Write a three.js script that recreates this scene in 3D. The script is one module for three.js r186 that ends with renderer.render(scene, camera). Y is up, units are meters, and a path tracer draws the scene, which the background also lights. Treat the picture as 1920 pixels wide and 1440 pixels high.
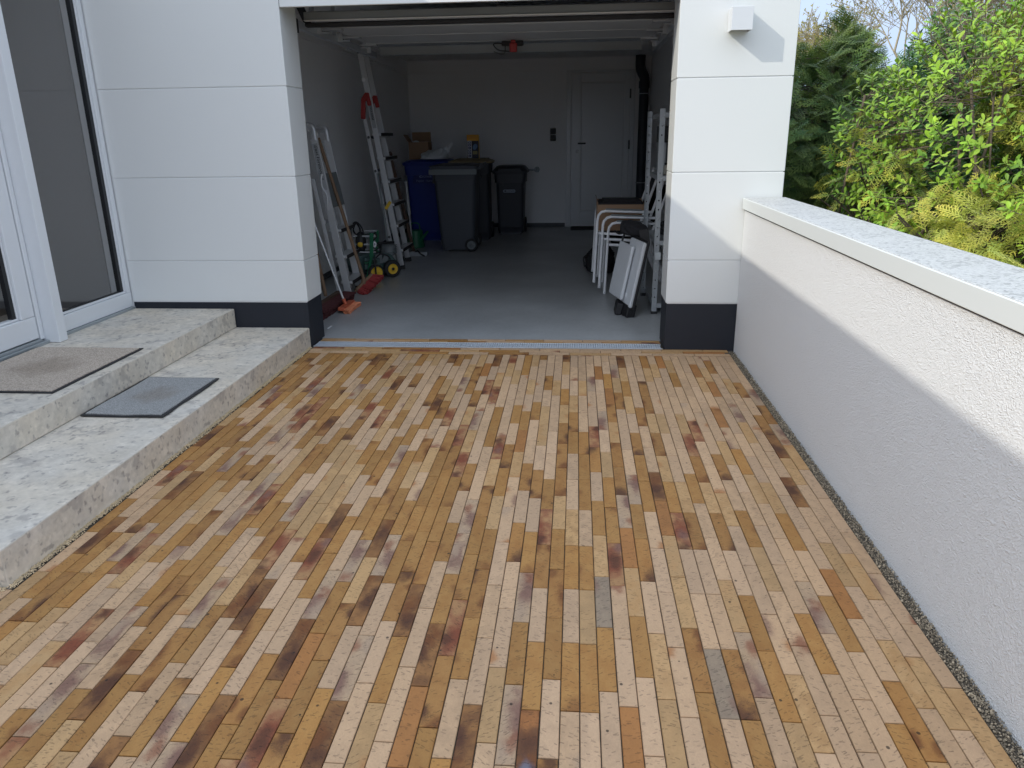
import * as THREE from 'three';
import { RoundedBoxGeometry } from 'three/addons/geometries/RoundedBoxGeometry.js';
import { mergeGeometries } from 'three/addons/utils/BufferGeometryUtils.js';

// ---------------------------------------------------------------- camera, sky, sun, exposure
const scene = new THREE.Scene();
const camera = new THREE.PerspectiveCamera(53.713, 4 / 3, 0.05, 400);
camera.position.set(0, 1.27, 0);
camera.rotation.set(-0.31632, 0.0857, -0.014486, 'YXZ');
camera.updateMatrixWorld(true); camera.updateProjectionMatrix();

const renderer = new THREE.WebGLRenderer();
renderer.toneMapping = THREE.LinearToneMapping;
renderer.toneMappingExposure = 1.07;
renderer.shadowMap.enabled = true;

const SUN = new THREE.Vector3(-0.742, 0.571, 0.35).normalize();
const sun = new THREE.DirectionalLight(new THREE.Color(1.0, 0.945, 0.83), 2.1);
sun.position.copy(SUN).multiplyScalar(60); sun.target.position.set(0, 0, -4);
sun.castShadow = true; sun.shadow.radius = 0.7;
Object.assign(sun.shadow.camera, { left: -25, right: 25, top: 25, bottom: -25, near: 1, far: 140 });
sun.name = 'sun'; sun.target.name = 'sun_target';
scene.add(sun);

// ---------------------------------------------------------------- seeded random numbers and noise
function rng(seed) { let a = seed >>> 0; return () => { a = (a + 0x6D2B79F5) >>> 0; let t = a; t = Math.imul(t ^ (t >>> 15), t | 1); t ^= t + Math.imul(t ^ (t >>> 7), t | 61); return ((t ^ (t >>> 14)) >>> 0) / 4294967296; }; }
const NT = new Float32Array(256 * 256); { const r = rng(77); for (let i = 0; i < NT.length; i++) NT[i] = r(); }
function vn(x, y, p = 256) {            // value noise 0..1, period p
  let xi = Math.floor(x), yi = Math.floor(y); const fx = x - xi, fy = y - yi;
  const sx = fx * fx * (3 - 2 * fx), sy = fy * fy * (3 - 2 * fy);
  xi = ((xi % p) + p) % p; yi = ((yi % p) + p) % p; const x1 = (xi + 1) % p, y1 = (yi + 1) % p;
  const a = NT[yi * 256 + xi], b = NT[yi * 256 + x1], c = NT[y1 * 256 + xi], d = NT[y1 * 256 + x1];
  return a + (b - a) * sx + (c - a + (a - b - c + d) * sx) * sy;
}
function fbm(x, y, o = 4, p = 256) { let s = 0, a = 0.5, n = 0; for (let i = 0; i < o; i++) { s += a * vn(x + i * 17, y + i * 31, p); n += a; a *= 0.5; x *= 2; y *= 2; p = Math.min(256, p * 2); } return s / n; }
const clamp = (x, a = 0, b = 1) => Math.min(b, Math.max(a, x));
const sst = (a, b, x) => { const t = clamp((x - a) / (b - a)); return t * t * (3 - 2 * t); };
const mix = (a, b, t) => a + (b - a) * t;
const s2l = (c) => { c /= 255; return c <= 0.04045 ? c / 12.92 : ((c + 0.055) / 1.055) ** 2.4; };
const l2s = (c) => { c = clamp(c); return 255 * (c <= 0.0031308 ? 12.92 * c : 1.055 * c ** (1 / 2.4) - 0.055); };

// ---------------------------------------------------------------- sky: pale blue with thin high cloud
{
  const W = 512, H = 256, d = new Float32Array(W * H * 4);
  for (let j = 0; j < H; j++) for (let i = 0; i < W; i++) {
    const el = ((j + 0.5) / H - 0.5) * Math.PI, az = ((i + 0.5) / W - 0.5) * 2 * Math.PI;
    const y = Math.sin(el), x = Math.cos(el) * Math.cos(az), z = Math.cos(el) * Math.sin(az);
    const h = Math.max(0, y), t = Math.pow(h, 0.55);
    let c = [mix(0.60, 0.58, t), mix(0.74, 0.78, t), mix(0.98, 1.16, t)];
    const k = 1 / (h + 0.25), cl = fbm(x * k * 2.2 + 40, z * k * 5 + 80, 5) * 0.7 + fbm(x * k * 7 + 10, z * k * 9, 4) * 0.3;
    const a = sst(0.34, 0.70, cl) * 0.80 * sst(0.06, 0.45, y);
    c = c.map((v, n) => mix(v, [1.30, 1.39, 1.50][n], a));
    const ang = Math.acos(clamp(x * SUN.x + y * SUN.y + z * SUN.z, -1, 1)), glow = 0.9 * Math.exp(-ang / 0.30) + 0.75 * Math.exp(-((ang / 1.05) ** 2));   // thin high cloud scatters forward: brighter round the sun
    c = c.map((v, n) => v + glow * [1, 0.96, 0.88][n]);
    if (y < 0) { const g = sst(0, -0.06, y); c = c.map((v, n) => mix(v, [0.22, 0.21, 0.19][n], g)); }
    d.set([c[0], c[1], c[2], 1], (j * W + i) * 4);
  }
  const sky = new THREE.DataTexture(d, W, H, THREE.RGBAFormat, THREE.FloatType);
  sky.mapping = THREE.EquirectangularReflectionMapping; sky.magFilter = sky.minFilter = THREE.LinearFilter; sky.needsUpdate = true;
  scene.background = sky; scene.environment = sky;
  scene.backgroundIntensity = 1.0; scene.environmentIntensity = 1.0;
}

// ---------------------------------------------------------------- geometry helpers
const V = (x, y, z) => new THREE.Vector3(x, y, z);
function boxUV(g) {                      // metres, by the way a face points
  const p = g.attributes.position, n = g.attributes.normal, uv = new Float32Array(p.count * 2);
  for (let i = 0; i < p.count; i++) {
    const ax = Math.abs(n.getX(i)), ay = Math.abs(n.getY(i)), az = Math.abs(n.getZ(i));
    if (ay >= ax && ay >= az) { uv[2 * i] = p.getX(i); uv[2 * i + 1] = -p.getZ(i); }
    else if (ax >= az) { uv[2 * i] = p.getZ(i); uv[2 * i + 1] = p.getY(i); }
    else { uv[2 * i] = p.getX(i); uv[2 * i + 1] = p.getY(i); }
  }
  g.setAttribute('uv', new THREE.BufferAttribute(uv, 2)); return g;
}
function plain(g, keepUV) {
  if (g.index) g = g.toNonIndexed();
  for (const k of Object.keys(g.attributes)) if (!['position', 'normal', 'uv'].includes(k)) g.deleteAttribute(k);
  g.clearGroups(); if (!keepUV) boxUV(g); return g;
}
const join = (list, keepUV) => { const a = list.flat(9).map((g) => plain(g, keepUV)); return a.length === 1 ? a[0] : mergeGeometries(a); };
// box from corner to corner
function bx(x0, x1, y0, y1, z0, z1, r = 0, seg = 2) {
  const w = Math.abs(x1 - x0), h = Math.abs(y1 - y0), d = Math.abs(z1 - z0);
  const g = r > 0 ? new RoundedBoxGeometry(w, h, d, seg, Math.min(r, w / 2.01, h / 2.01, d / 2.01)) : new THREE.BoxGeometry(w, h, d);
  return g.translate((x0 + x1) / 2, (y0 + y1) / 2, (z0 + z1) / 2);
}
// box-section bar between two points; wide = size along 'side', deep = size across
function bar(p, q, wide, deep, side = V(0, 0, 1), r = 0) {
  const y = q.clone().sub(p), L = y.length(); y.normalize();
  const x = side.clone().addScaledVector(y, -side.dot(y)).normalize(), z = x.clone().cross(y);
  const g = r > 0 ? new RoundedBoxGeometry(wide, L, deep, 2, r) : new THREE.BoxGeometry(wide, L, deep);
  return g.applyMatrix4(new THREE.Matrix4().makeBasis(x, y, z)).translate((p.x + q.x) / 2, (p.y + q.y) / 2, (p.z + q.z) / 2);
}
function rod(p, q, r0, r1 = r0, n = 10) {
  const y = q.clone().sub(p), L = y.length();
  const g = new THREE.CylinderGeometry(r1, r0, L, n, 1);
  g.applyQuaternion(new THREE.Quaternion().setFromUnitVectors(V(0, 1, 0), y.normalize()));
  return g.translate((p.x + q.x) / 2, (p.y + q.y) / 2, (p.z + q.z) / 2);
}
// tube through points with rounded corners
function pipe(pts, r, corner = 0.05, n = 8) {
  const path = new THREE.CurvePath();
  let last = pts[0];
  for (let i = 1; i < pts.length - 1; i++) {
    const a = pts[i].clone().sub(pts[i - 1]), b = pts[i + 1].clone().sub(pts[i]);
    const c = Math.min(corner, a.length() * 0.45, b.length() * 0.45);
    const s = pts[i].clone().addScaledVector(a.normalize(), -c), e = pts[i].clone().addScaledVector(b.normalize(), c);
    path.add(new THREE.LineCurve3(last, s)); path.add(new THREE.QuadraticBezierCurve3(s, pts[i], e)); last = e;
  }
  path.add(new THREE.LineCurve3(last, pts[pts.length - 1]));
  return new THREE.TubeGeometry(path, Math.max(2, pts.length * 9), r, n, false);
}
const curve = (pts, r, seg = 40, n = 6) => new THREE.TubeGeometry(new THREE.CatmullRomCurve3(pts), seg, r, n, false);
// flat outline pushed to a depth
function slab(pts, depth, bevel = 0) {
  const s = new THREE.Shape(pts.map(([x, y]) => new THREE.Vector2(x, y)));
  return new THREE.ExtrudeGeometry(s, { depth, bevelEnabled: bevel > 0, bevelSize: bevel, bevelThickness: bevel, bevelSegments: 2, curveSegments: 8 });
}
const lathe = (pts, n = 28) => new THREE.LatheGeometry(pts.map(([x, y]) => new THREE.Vector2(x, y)), n);
// a wheel with its axle along x, at the origin
function tyreGeo(R, r, w) { return lathe([[r, -w / 2], [R * 0.93, -w / 2], [R, -w * 0.3], [R, w * 0.3], [R * 0.93, w / 2], [r, w / 2], [r, -w / 2]], 32).rotateZ(Math.PI / 2); }
function rimGeo(r, w) { return lathe([[0, -w / 2], [r * 0.28, -w / 2], [r * 0.3, -w * 0.3], [r * 0.8, -w * 0.22], [r * 0.86, -w * 0.46], [r, -w * 0.46], [r, w * 0.46], [r * 0.86, w * 0.46], [r * 0.8, w * 0.22], [r * 0.3, w * 0.3], [r * 0.28, w / 2], [0, w / 2]], 28).rotateZ(Math.PI / 2); }

// ---------------------------------------------------------------- naming helpers
const taken = {};
const numbered = (n) => { const k = taken[n] = (taken[n] ?? -1) + 1; return k ? `${n}_${String(k).padStart(3, '0')}` : n; };
function thing(name, label, category, pos = [0, 0, 0], group) {
  const o = new THREE.Group(); o.name = numbered(name); o.position.set(...pos); scene.add(o);
  o.userData = { label, category }; if (group) o.userData.group = group; return o;
}
function part(parent, name, geos, mat, opt = {}) {
  const m = new THREE.Mesh(join(Array.isArray(geos) ? geos : [geos], opt.keepUV), mat);
  m.name = name; m.castShadow = m.receiveShadow = true;
  if (!opt.local) for (let a = parent; a && a !== scene; a = a.parent) m.geometry.translate(-a.position.x, -a.position.y, -a.position.z);   // shapes are given in the world's metres
  if (opt.label) m.userData.label = opt.label; if (opt.kind) m.userData.kind = opt.kind;
  parent.add(m); return m;
}
const parts = (parent, name, geos, mat, opt) => geos.map((g) => part(parent, name, g, mat, opt));
function sub(parent, name) { const g = new THREE.Group(); g.name = name; parent.add(g); return g; }   // a part that has pieces of its own (its thing stands at the origin)
function struct(name, geos, mat) { const m = part(scene, numbered(name), geos, mat); m.userData.kind = 'structure'; return m; }

// ---------------------------------------------------------------- textures
function tex(W, H, fn, { srgb = false, rep = [1, 1] } = {}) {
  const d = new Uint8Array(W * H * 4), out = [0, 0, 0];
  for (let j = 0; j < H; j++) for (let i = 0; i < W; i++) {
    fn(i / W, j / H, out, i, j); const k = (j * W + i) * 4;
    if (srgb) { d[k] = l2s(out[0]); d[k + 1] = l2s(out[1]); d[k + 2] = l2s(out[2]); } else { d[k] = 255 * clamp(out[0]); d[k + 1] = 255 * clamp(out[1]); d[k + 2] = 255 * clamp(out[2]); }
    d[k + 3] = 255;
  }
  const t = new THREE.DataTexture(d, W, H); t.wrapS = t.wrapT = THREE.RepeatWrapping; t.magFilter = THREE.LinearFilter; t.minFilter = THREE.LinearMipmapLinearFilter;
  t.colorSpace = srgb ? THREE.SRGBColorSpace : THREE.NoColorSpace; t.repeat.set(...rep); t.needsUpdate = true; return t;
}
const grey = (f) => (u, v, o) => { o[0] = o[1] = o[2] = f(u, v); };
// per-metre repeats: a texture that covers s metres repeats 1/s
const finePaint = tex(256, 256, grey((u, v) => 0.5 * fbm(u * 32, v * 32, 3, 32) + 0.5 * fbm(u * 128, v * 128, 2, 128)), { rep: [2.5, 2.5] });
const brushedMap = tex(256, 256, grey((u, v) => 0.35 + 0.4 * fbm(u * 8, v * 120, 3, 128)), { rep: [3, 3] });
const stuccoBump = tex(1024, 1024, grey((u, v) => {
  const w = fbm(u * 48, v * 48, 2, 48) * 1.6, a = fbm(u * 96 + w, v * 96 + w * 0.7, 3, 96), b = vn(u * 190, v * 190, 190);
  return clamp(0.65 * Math.abs(a - 0.5) * 3 + 0.35 * b);
}), { rep: [2.0, 2.0] });
const plasterBump = tex(512, 512, grey((u, v) => fbm(u * 40, v * 40, 4, 40)), { rep: [0.8, 0.8] });
const stoneMap = tex(1024, 1024, (u, v, o) => {
  const a = fbm(u * 7, v * 7, 5, 7), b = fbm(u * 30 + a * 3, v * 30, 4, 30), c = fbm(u * 90, v * 90, 3, 90), patch = sst(0.5, 0.74, fbm(u * 12 + 5, v * 12 + 9, 4, 12));
  const warm = fbm(u * 5 + 31, v * 5 + 3, 3, 5);
  let l = 0.56 + 0.10 * (a - 0.5) + 0.14 * (b - 0.5) + 0.12 * (c - 0.5);
  const dark = patch * sst(0.44, 0.66, b) * 0.30 + sst(0.64, 0.78, fbm(u * 52 + 7, v * 52, 3, 52)) * 0.34; l *= 1 - dark;
  const fossil = sst(0.66, 0.74, fbm(u * 26 + 3, v * 26 + 11, 3, 26)) * 0.2; l += fossil * 0.3;
  o[0] = l * (1.05 + 0.10 * (warm - 0.5)); o[1] = l * 0.96; o[2] = l * (0.815 - 0.12 * (warm - 0.5)) + dark * 0.03;
}, { srgb: true, rep: [0.9, 0.9] });
const stoneBump = tex(512, 512, grey((u, v) => 0.6 * fbm(u * 60, v * 60, 3, 60) + 0.4 * (1 - sst(0.66, 0.75, fbm(u * 30, v * 30, 3, 30)))), { rep: [1.6, 1.6] });
const concreteMap = tex(1024, 1024, (u, v, o) => {
  const a = fbm(u * 5, v * 5, 5, 5), b = fbm(u * 10 + 4, v * 32, 4, 32), c = fbm(u * 150, v * 150, 2, 150), sc = sst(0.60, 0.80, fbm(u * 9 + 3, v * 9, 5, 9));
  const l = 0.36 + 0.16 * (a - 0.5) + 0.05 * (c - 0.5) + 0.025 * sc;
  o[0] = l * 0.96; o[1] = l * 1.0; o[2] = l * 1.02;
}, { srgb: true, rep: [0.45, 0.45] });
const concreteRough = tex(512, 512, grey((u, v) => 0.27 + 0.12 * fbm(u * 5 + 3, v * 5, 3, 5) + 0.04 * fbm(u * 60, v * 60, 2, 60)), { rep: [0.45, 0.45] });
const woodMap = tex(256, 512, (u, v, o) => {
  const g = fbm(u * 24 + fbm(u * 2, v * 6, 2, 8) * 2, v * 5, 4, 32), k = sst(0.62, 0.8, fbm(u * 30, v * 3, 3, 32));
  const l = 0.75 + 0.5 * (g - 0.5) - 0.3 * k; o[0] = 0.30 * l; o[1] = 0.19 * l; o[2] = 0.115 * l;
}, { srgb: true, rep: [6, 1.2] });
const matMap = (r, g, b, wear) => tex(512, 512, (u, v, o) => {
  const n = NT[(Math.floor(v * 512) % 256) * 256 + (Math.floor(u * 512) % 256)], m = vn(u * 170, v * 170, 170);
  const w = sst(0.55, 0.15, Math.hypot((u - 0.5) * 1.5, (v - 0.5) * 1.9) + 0.35 * (fbm(u * 7, v * 7, 4, 7) - 0.5)) * wear * (0.5 + n);
  const l = 0.55 + 0.65 * n * m + 0.25 * m; o[0] = mix(r * l, 0.20 * l, w); o[1] = mix(g * l, 0.15 * l, w); o[2] = mix(b * l, 0.10 * l, w);
}, { srgb: true });
const capMap = tex(1024, 1024, (u, v, o) => {
  const a = fbm(u * 10, v * 10, 4, 10), s = sst(0.56, 0.66, fbm(u * 70, v * 70, 3, 70)) * sst(0.32, 0.58, fbm(u * 5, v * 5, 3, 5) + 0.15), t = sst(0.66, 0.72, vn(u * 160, v * 160, 160));
  const l = 0.56 - 0.17 * s - 0.10 * t + 0.06 * (a - 0.5); o[0] = l; o[1] = l; o[2] = l * 0.97;
}, { srgb: true, rep: [1.6, 1.6] });
const soilMap = tex(512, 512, (u, v, o) => { const n = fbm(u * 40, v * 40, 5, 40), m = fbm(u * 6, v * 6, 3, 6); o[0] = 0.10 * n + 0.04 * m; o[1] = 0.10 * n + 0.06 * m; o[2] = 0.05 * n + 0.02; }, { srgb: true, rep: [0.7, 0.7] });

// brick faces: 336 of them in one sheet, each 256 x 48 pixels, running along u
const KINDS = [['cream', 118], ['creamflash', 30], ['tan', 46], ['ochre', 52], ['ochreflash', 30], ['orange', 14], ['dark', 14], ['red', 14], ['purple', 12], ['grey', 4], ['blue', 2]];
const tilesOf = {}; { let k = 0; for (const [n, c] of KINDS) { tilesOf[n] = []; for (let i = 0; i < c; i++) tilesOf[n].push(k++); } }
const TW = 256, TH = 48, COLS = 8, SHEET = 2048;
const brickColor = new Uint8Array(SHEET * SHEET * 4), brickHeight = new Uint8Array(SHEET * SHEET * 4);
{
  const r = rng(4711), L = (a, b, c) => [s2l(a), s2l(b), s2l(c)];
  const jig = (c, s) => { const k = 1 + (r() - 0.5) * s, w = (r() - 0.5) * s * 0.35; return [c[0] * k * (1 + w * 0.4), c[1] * k, c[2] * k * (1 - w)]; };
  for (const [kind] of KINDS) for (const k of tilesOf[kind]) {
    let base, alt, blobs = [];
    const BROWN = L(114, 68, 30), BLACK = L(82, 48, 28), RED = L(126, 66, 40), PURP = L(122, 88, 76), ASH = L(168, 144, 120), RUST = L(164, 108, 58);
    const blob = (cx, cy, rx, ry, c, a) => blobs.push([cx, cy, rx, ry, c, a]);
    const edge = (c, a, s = 1) => { const e = r(); if (e < 0.35) blob(r() < 0.5 ? 0 : 1, r(), 0.22 * s, 0.9, c, a); else blob(r(), r() < 0.5 ? 0 : 1, (0.1 + 0.12 * r()) * s, 0.55, c, a); };
    if (kind === 'cream' || kind === 'creamflash') { base = jig(L(194, 162, 128), 0.2); const kk = 0.84 + 0.14 * r(); alt = base.map((v) => v * kk); if (kind === 'creamflash') { edge(r() < 0.5 ? RED : RUST, 0.75); if (r() < 0.5) edge(r() < 0.5 ? PURP : ASH, 0.7, 1.8); } }
    else if (kind === 'tan') { base = jig(L(186, 150, 104), 0.22); alt = r() < 0.5 ? base.map((v) => v * 0.88) : jig(L(178, 140, 94), 0.16); if (r() < 0.3) edge(RUST, 0.5); }
    else if (kind === 'ochre') { base = jig(L(167, 124, 68), 0.26); alt = base.map((v, i) => v * (0.9 - 0.06 * i)); if (r() < 0.35) edge(BROWN, 0.6); }
    else if (kind === 'ochreflash') { base = jig(L(164, 120, 66), 0.24); alt = base.map((v, i) => v * (0.86 - 0.06 * i)); edge(r() < 0.5 ? BLACK : BROWN, 0.9, 1.6); if (r() < 0.6) edge(BROWN, 0.8, 1.2); }
    else if (kind === 'orange') { base = jig(L(166, 114, 62), 0.2); alt = base.map((v) => v * 0.88); if (r() < 0.4) edge(BROWN, 0.7, 1.3); }
    else if (kind === 'dark') { base = jig(L(148, 104, 58), 0.2); alt = L(116, 78, 44); blob(0.3 + 0.4 * r(), r(), 0.38, 0.9, BLACK, 0.95); blob(r(), r(), 0.3, 0.8, BROWN, 0.9); }
    else if (kind === 'red') { base = jig(L(168, 128, 86), 0.2); alt = L(142, 90, 60); blob(0.25 + 0.5 * r(), r(), 0.42, 0.95, RED, 0.95); blob(r(), r(), 0.22, 0.6, BLACK, 0.8); if (r() < 0.4) blob(r(), r(), 0.2, 0.5, PURP, 0.8); }
    else if (kind === 'purple') { base = jig(L(182, 154, 122), 0.16); alt = L(172, 146, 118); blob(r(), r(), 0.45, 0.9, PURP, 0.9); blob(r(), r(), 0.3, 0.7, ASH, 0.8); blob(r(), r(), 0.18, 0.6, RED, 0.7); }
    else if (kind === 'grey') { base = jig(L(150, 132, 110), 0.12); alt = jig(L(142, 124, 104), 0.1); if (r() < 0.5) blob(r(), 1, 0.2, 0.5, PURP, 0.6); }
    else { base = L(112, 74, 44); alt = BROWN; blob(0.25, 0.4, 0.25, 0.6, L(84, 84, 100), 0.9); blob(0.3, 0.5, 0.16, 0.3, L(128, 130, 144), 0.55); blob(0.6, 0.5, 0.3, 0.9, BLACK, 0.8); blob(0.85, 0.6, 0.25, 0.8, RUST, 0.9); }
    const ox = r() * 200, oy = r() * 200, lean = (r() - 0.5) * 1.4;
    const px0 = (k % COLS) * TW, py0 = Math.floor(k / COLS) * TH;
    const specks = []; const ns = 20 + r() * 36; for (let i = 0; i < ns; i++) specks.push([r() * TW, r() * TH, 3 + r() * 8, 0.45 + r() * 0.55, lean + (r() - 0.5) * 0.9]);
    const dk = new Float32Array(TW * TH);
    for (const [sx, sy, len, a, sl] of specks) for (let t = -len; t <= len; t += 0.5) { const X = Math.round(sx + t * sl * 0.5), Y = Math.round(sy + t * 0.55); for (const W of [0, 1, 2]) if (X + W >= 0 && X + W < TW && Y >= 0 && Y < TH) dk[Y * TW + X + W] = Math.max(dk[Y * TW + X + W], a * (W === 1 ? 1 : 0.65)); }
    if (r() < 0.18) { const sx = r() * TW, sy = r() * TH, R = 2 + r() * 2.4; for (let Y = 0; Y < TH; Y++) for (let X = 0; X < TW; X++) if (Math.hypot((X - sx) * 0.9, Y - sy) < R) dk[Y * TW + X] = 1.25; }
    for (let j = 0; j < TH; j++) for (let i = 0; i < TW; i++) {
      const u = i / TW, v = j / TH, n1 = fbm(ox + u * 7, oy + v * 1.6, 3), n2 = fbm(ox + u * 60, oy + v * 14, 2), n3 = NT[((j * 37 + k * 11) & 255) * 256 + ((i * 3 + k * 53) & 255)];
      let c = [0, 1, 2].map((q) => mix(base[q], alt[q], sst(0.25, 0.8, n1)) * (1 + 0.16 * (n2 - 0.5) + 0.10 * (n3 - 0.5)));
      for (const [cx, cy, rx, ry, col, a] of blobs) { const d = Math.hypot((u - cx) / rx, (v - cy) / ry) + 0.9 * (fbm(ox + 90 + u * 9, oy + v * 2.2, 3) - 0.5) + 0.25 * (n3 - 0.5); const w = sst(1.05, 0.15, d) * a; if (w > 0) c = c.map((x, q) => mix(x, col[q] * (0.85 + 0.3 * n2), w)); }
      const dd = dk[j * TW + i], m = 1 - 0.52 * Math.min(1, dd) - (dd > 1.1 ? 0.25 : 0); const o = ((py0 + j) * SHEET + px0 + i) * 4;
      brickColor[o] = l2s(c[0] * m); brickColor[o + 1] = l2s(c[1] * m); brickColor[o + 2] = l2s(c[2] * m); brickColor[o + 3] = 255;
      const hh = 150 + 60 * (n2 - 0.5) + 40 * (fbm(ox + u * 90 + v * 8 * lean, oy + v * 9, 2) - 0.5) + 16 * (n3 - 0.5) - 80 * Math.min(1, dd);
      brickHeight[o] = brickHeight[o + 1] = brickHeight[o + 2] = clamp(hh, 0, 255); brickHeight[o + 3] = 255;
    }
  }
}
const sheet = (d, srgb) => { const t = new THREE.DataTexture(d, SHEET, SHEET); t.magFilter = THREE.LinearFilter; t.minFilter = THREE.LinearMipmapLinearFilter; t.colorSpace = srgb ? THREE.SRGBColorSpace : THREE.NoColorSpace; t.needsUpdate = true; return t; };
// print and lettering
function print(W, H, draw) { const c = document.createElement('canvas'); c.width = W; c.height = H; draw(c.getContext('2d'), W, H); const t = new THREE.CanvasTexture(c); t.colorSpace = THREE.SRGBColorSpace; return t; }

// ---------------------------------------------------------------- materials
const std = (r, g, b, rough = 0.6, more = {}) => { const m = new THREE.MeshStandardMaterial({ roughness: rough, metalness: 0, ...more }); m.color.setRGB(r, g, b); return m; };
const M = {
  panel: std(0.73, 0.745, 0.73, 0.42, { bumpMap: finePaint, bumpScale: 0.0003 }),
  panelBack: std(0.72, 0.73, 0.73, 0.6),
  plinth: std(0.010, 0.013, 0.021, 0.6, { bumpMap: finePaint, bumpScale: 0.0003 }),
  stucco: std(0.76, 0.77, 0.775, 0.92, { bumpMap: stuccoBump, bumpScale: 0.0032 }),
  cap: std(0.68, 0.71, 0.70, 0.4), capTop: std(1, 1, 1, 0.45, { map: capMap, bumpMap: capMap, bumpScale: -0.001 }),
  seal: std(0.035, 0.035, 0.04, 0.85), grime: std(0.09, 0.085, 0.075, 0.95, { bumpMap: stuccoBump, bumpScale: 0.006 }),
  plaster: std(0.88, 0.885, 0.885, 0.9, { bumpMap: plasterBump, bumpScale: 0.0015 }), ceiling: std(0.87, 0.875, 0.875, 0.9, { bumpMap: plasterBump, bumpScale: 0.001 }),
  floor: std(1, 1, 1, 1, { map: concreteMap, roughnessMap: concreteRough }),
  base: std(0.06, 0.065, 0.07, 0.5),
  stone: std(1, 1, 1, 0.62, { map: stoneMap, bumpMap: stoneBump, bumpScale: 0.0012 }),
  frame: std(0.68, 0.70, 0.715, 0.3), gasket: std(0.012, 0.013, 0.015, 0.5), sill: std(0.33, 0.36, 0.37, 0.4, { metalness: 0.4 }),
  glass: new THREE.MeshPhysicalMaterial({ color: 0xffffff, roughness: 0, transmission: 1, thickness: 0, ior: 1.85 }),
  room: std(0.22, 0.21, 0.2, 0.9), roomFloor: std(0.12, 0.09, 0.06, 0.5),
  brick: std(0.90, 0.885, 0.87, 0.76, { map: sheet(brickColor, true), bumpMap: sheet(brickHeight, false), bumpScale: 0.0009 }),
  sand: std(0.085, 0.072, 0.055, 0.95, { bumpMap: stuccoBump, bumpScale: 0.004 }), mortar: std(0.34, 0.28, 0.18, 0.95, { bumpMap: stuccoBump, bumpScale: 0.006 }),
  galv: std(0.55, 0.58, 0.61, 0.42, { metalness: 0.75, roughnessMap: null, bumpMap: finePaint, bumpScale: 0.0003 }),
  grateZinc: std(0.55, 0.60, 0.66, 0.45, { metalness: 0.25 }),
  alu: std(0.60, 0.61, 0.62, 0.38, { metalness: 0.55, bumpMap: brushedMap, bumpScale: 0.0004 }),
  rack: std(0.42, 0.45, 0.47, 0.45, { metalness: 0.45, bumpMap: finePaint, bumpScale: 0.0003 }),
  doorSteel: std(0.50, 0.52, 0.53, 0.45, { bumpMap: finePaint, bumpScale: 0.0004 }), doorLip: std(0.7, 0.71, 0.7, 0.35),
  dullSteel: std(0.24, 0.26, 0.27, 0.45, { bumpMap: finePaint, bumpScale: 0.0004 }),
  rubber: std(0.018, 0.018, 0.02, 0.7), black: std(0.012, 0.012, 0.014, 0.5), fabric: std(0.02, 0.02, 0.023, 0.95, { bumpMap: plasterBump, bumpScale: 0.002 }),
  binGrey: std(0.052, 0.060, 0.074, 0.5, { bumpMap: finePaint, bumpScale: 0.0008 }), binBlack: std(0.030, 0.035, 0.045, 0.5, { bumpMap: finePaint, bumpScale: 0.0008 }), binBlue: std(0.012, 0.035, 0.25, 0.45, { bumpMap: finePaint, bumpScale: 0.0008 }), binTan: std(0.26, 0.20, 0.10, 0.55, { bumpMap: finePaint, bumpScale: 0.0008 }),
  wood: std(1, 1, 1, 0.7, { map: woodMap }), woodDark: std(0.35, 0.3, 0.28, 0.7, { map: woodMap }),
  red: std(0.36, 0.03, 0.028, 0.5), bristleRed: std(0.30, 0.035, 0.035, 0.8), bristleDark: std(0.075, 0.018, 0.020, 0.85), orange: std(0.50, 0.11, 0.05, 0.6), yellow: std(0.72, 0.46, 0.03, 0.5), white: std(0.75, 0.76, 0.78, 0.4), plastic: std(0.62, 0.64, 0.66, 0.45, { bumpMap: plasterBump, bumpScale: 0.002 }),
  green: std(0.012, 0.14, 0.065, 0.45), machine: std(0.06, 0.11, 0.105, 0.45), machineGrey: std(0.16, 0.18, 0.185, 0.5),
  card: std(0.30, 0.19, 0.115, 0.85, { bumpMap: plasterBump, bumpScale: 0.0008 }), cardDark: std(0.12, 0.075, 0.055, 0.85), bag: std(0.62, 0.66, 0.68, 0.35),
  ground: std(1, 1, 1, 0.95, { map: soilMap }), street: std(0.24, 0.235, 0.225, 0.9, { bumpMap: stuccoBump, bumpScale: 0.004 }),
  bark: std(0.10, 0.075, 0.055, 0.95, { bumpMap: plasterBump, bumpScale: 0.006 }), twig: std(0.15, 0.115, 0.085, 0.9), paleBark: std(0.36, 0.31, 0.21, 0.9), roof: std(0.2, 0.2, 0.2, 0.9),
};
const leafMat = (o = {}) => new THREE.MeshPhysicalMaterial({ color: 0xffffff, roughness: 0.5, transmission: 0.28, thickness: 0, ior: 1.35, side: THREE.DoubleSide, ...o });
M.leaf = leafMat({ roughness: 0.55 }); M.spray = leafMat({ roughness: 0.8, transmission: 0.3, vertexColors: true }); M.bud = leafMat({ roughness: 0.9, transmission: 0.4 });

// ---------------------------------------------------------------- ground
struct('ground', bx(-120, 120, -0.4, -0.06, -120, 120), M.ground);
struct('street', bx(-60, 60, -0.2, -0.045, 5.2, 12), M.street);
const PAVE = { x0: -1.665, x1: 0.935, z0: -4.44, z1: 5.2 };

// ---------------------------------------------------------------- the house with its garage
const house = thing('house', 'white panelled house with an open garage and glazed entrance on the left', 'house');
const FZ = -4.59, GX0 = -2.37, GX1 = 1.0, GZ = -11.26, JL = -1.68, JR = 0.549, PR = 1.182, WX = -2.835, LINT = 1.975;
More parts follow.
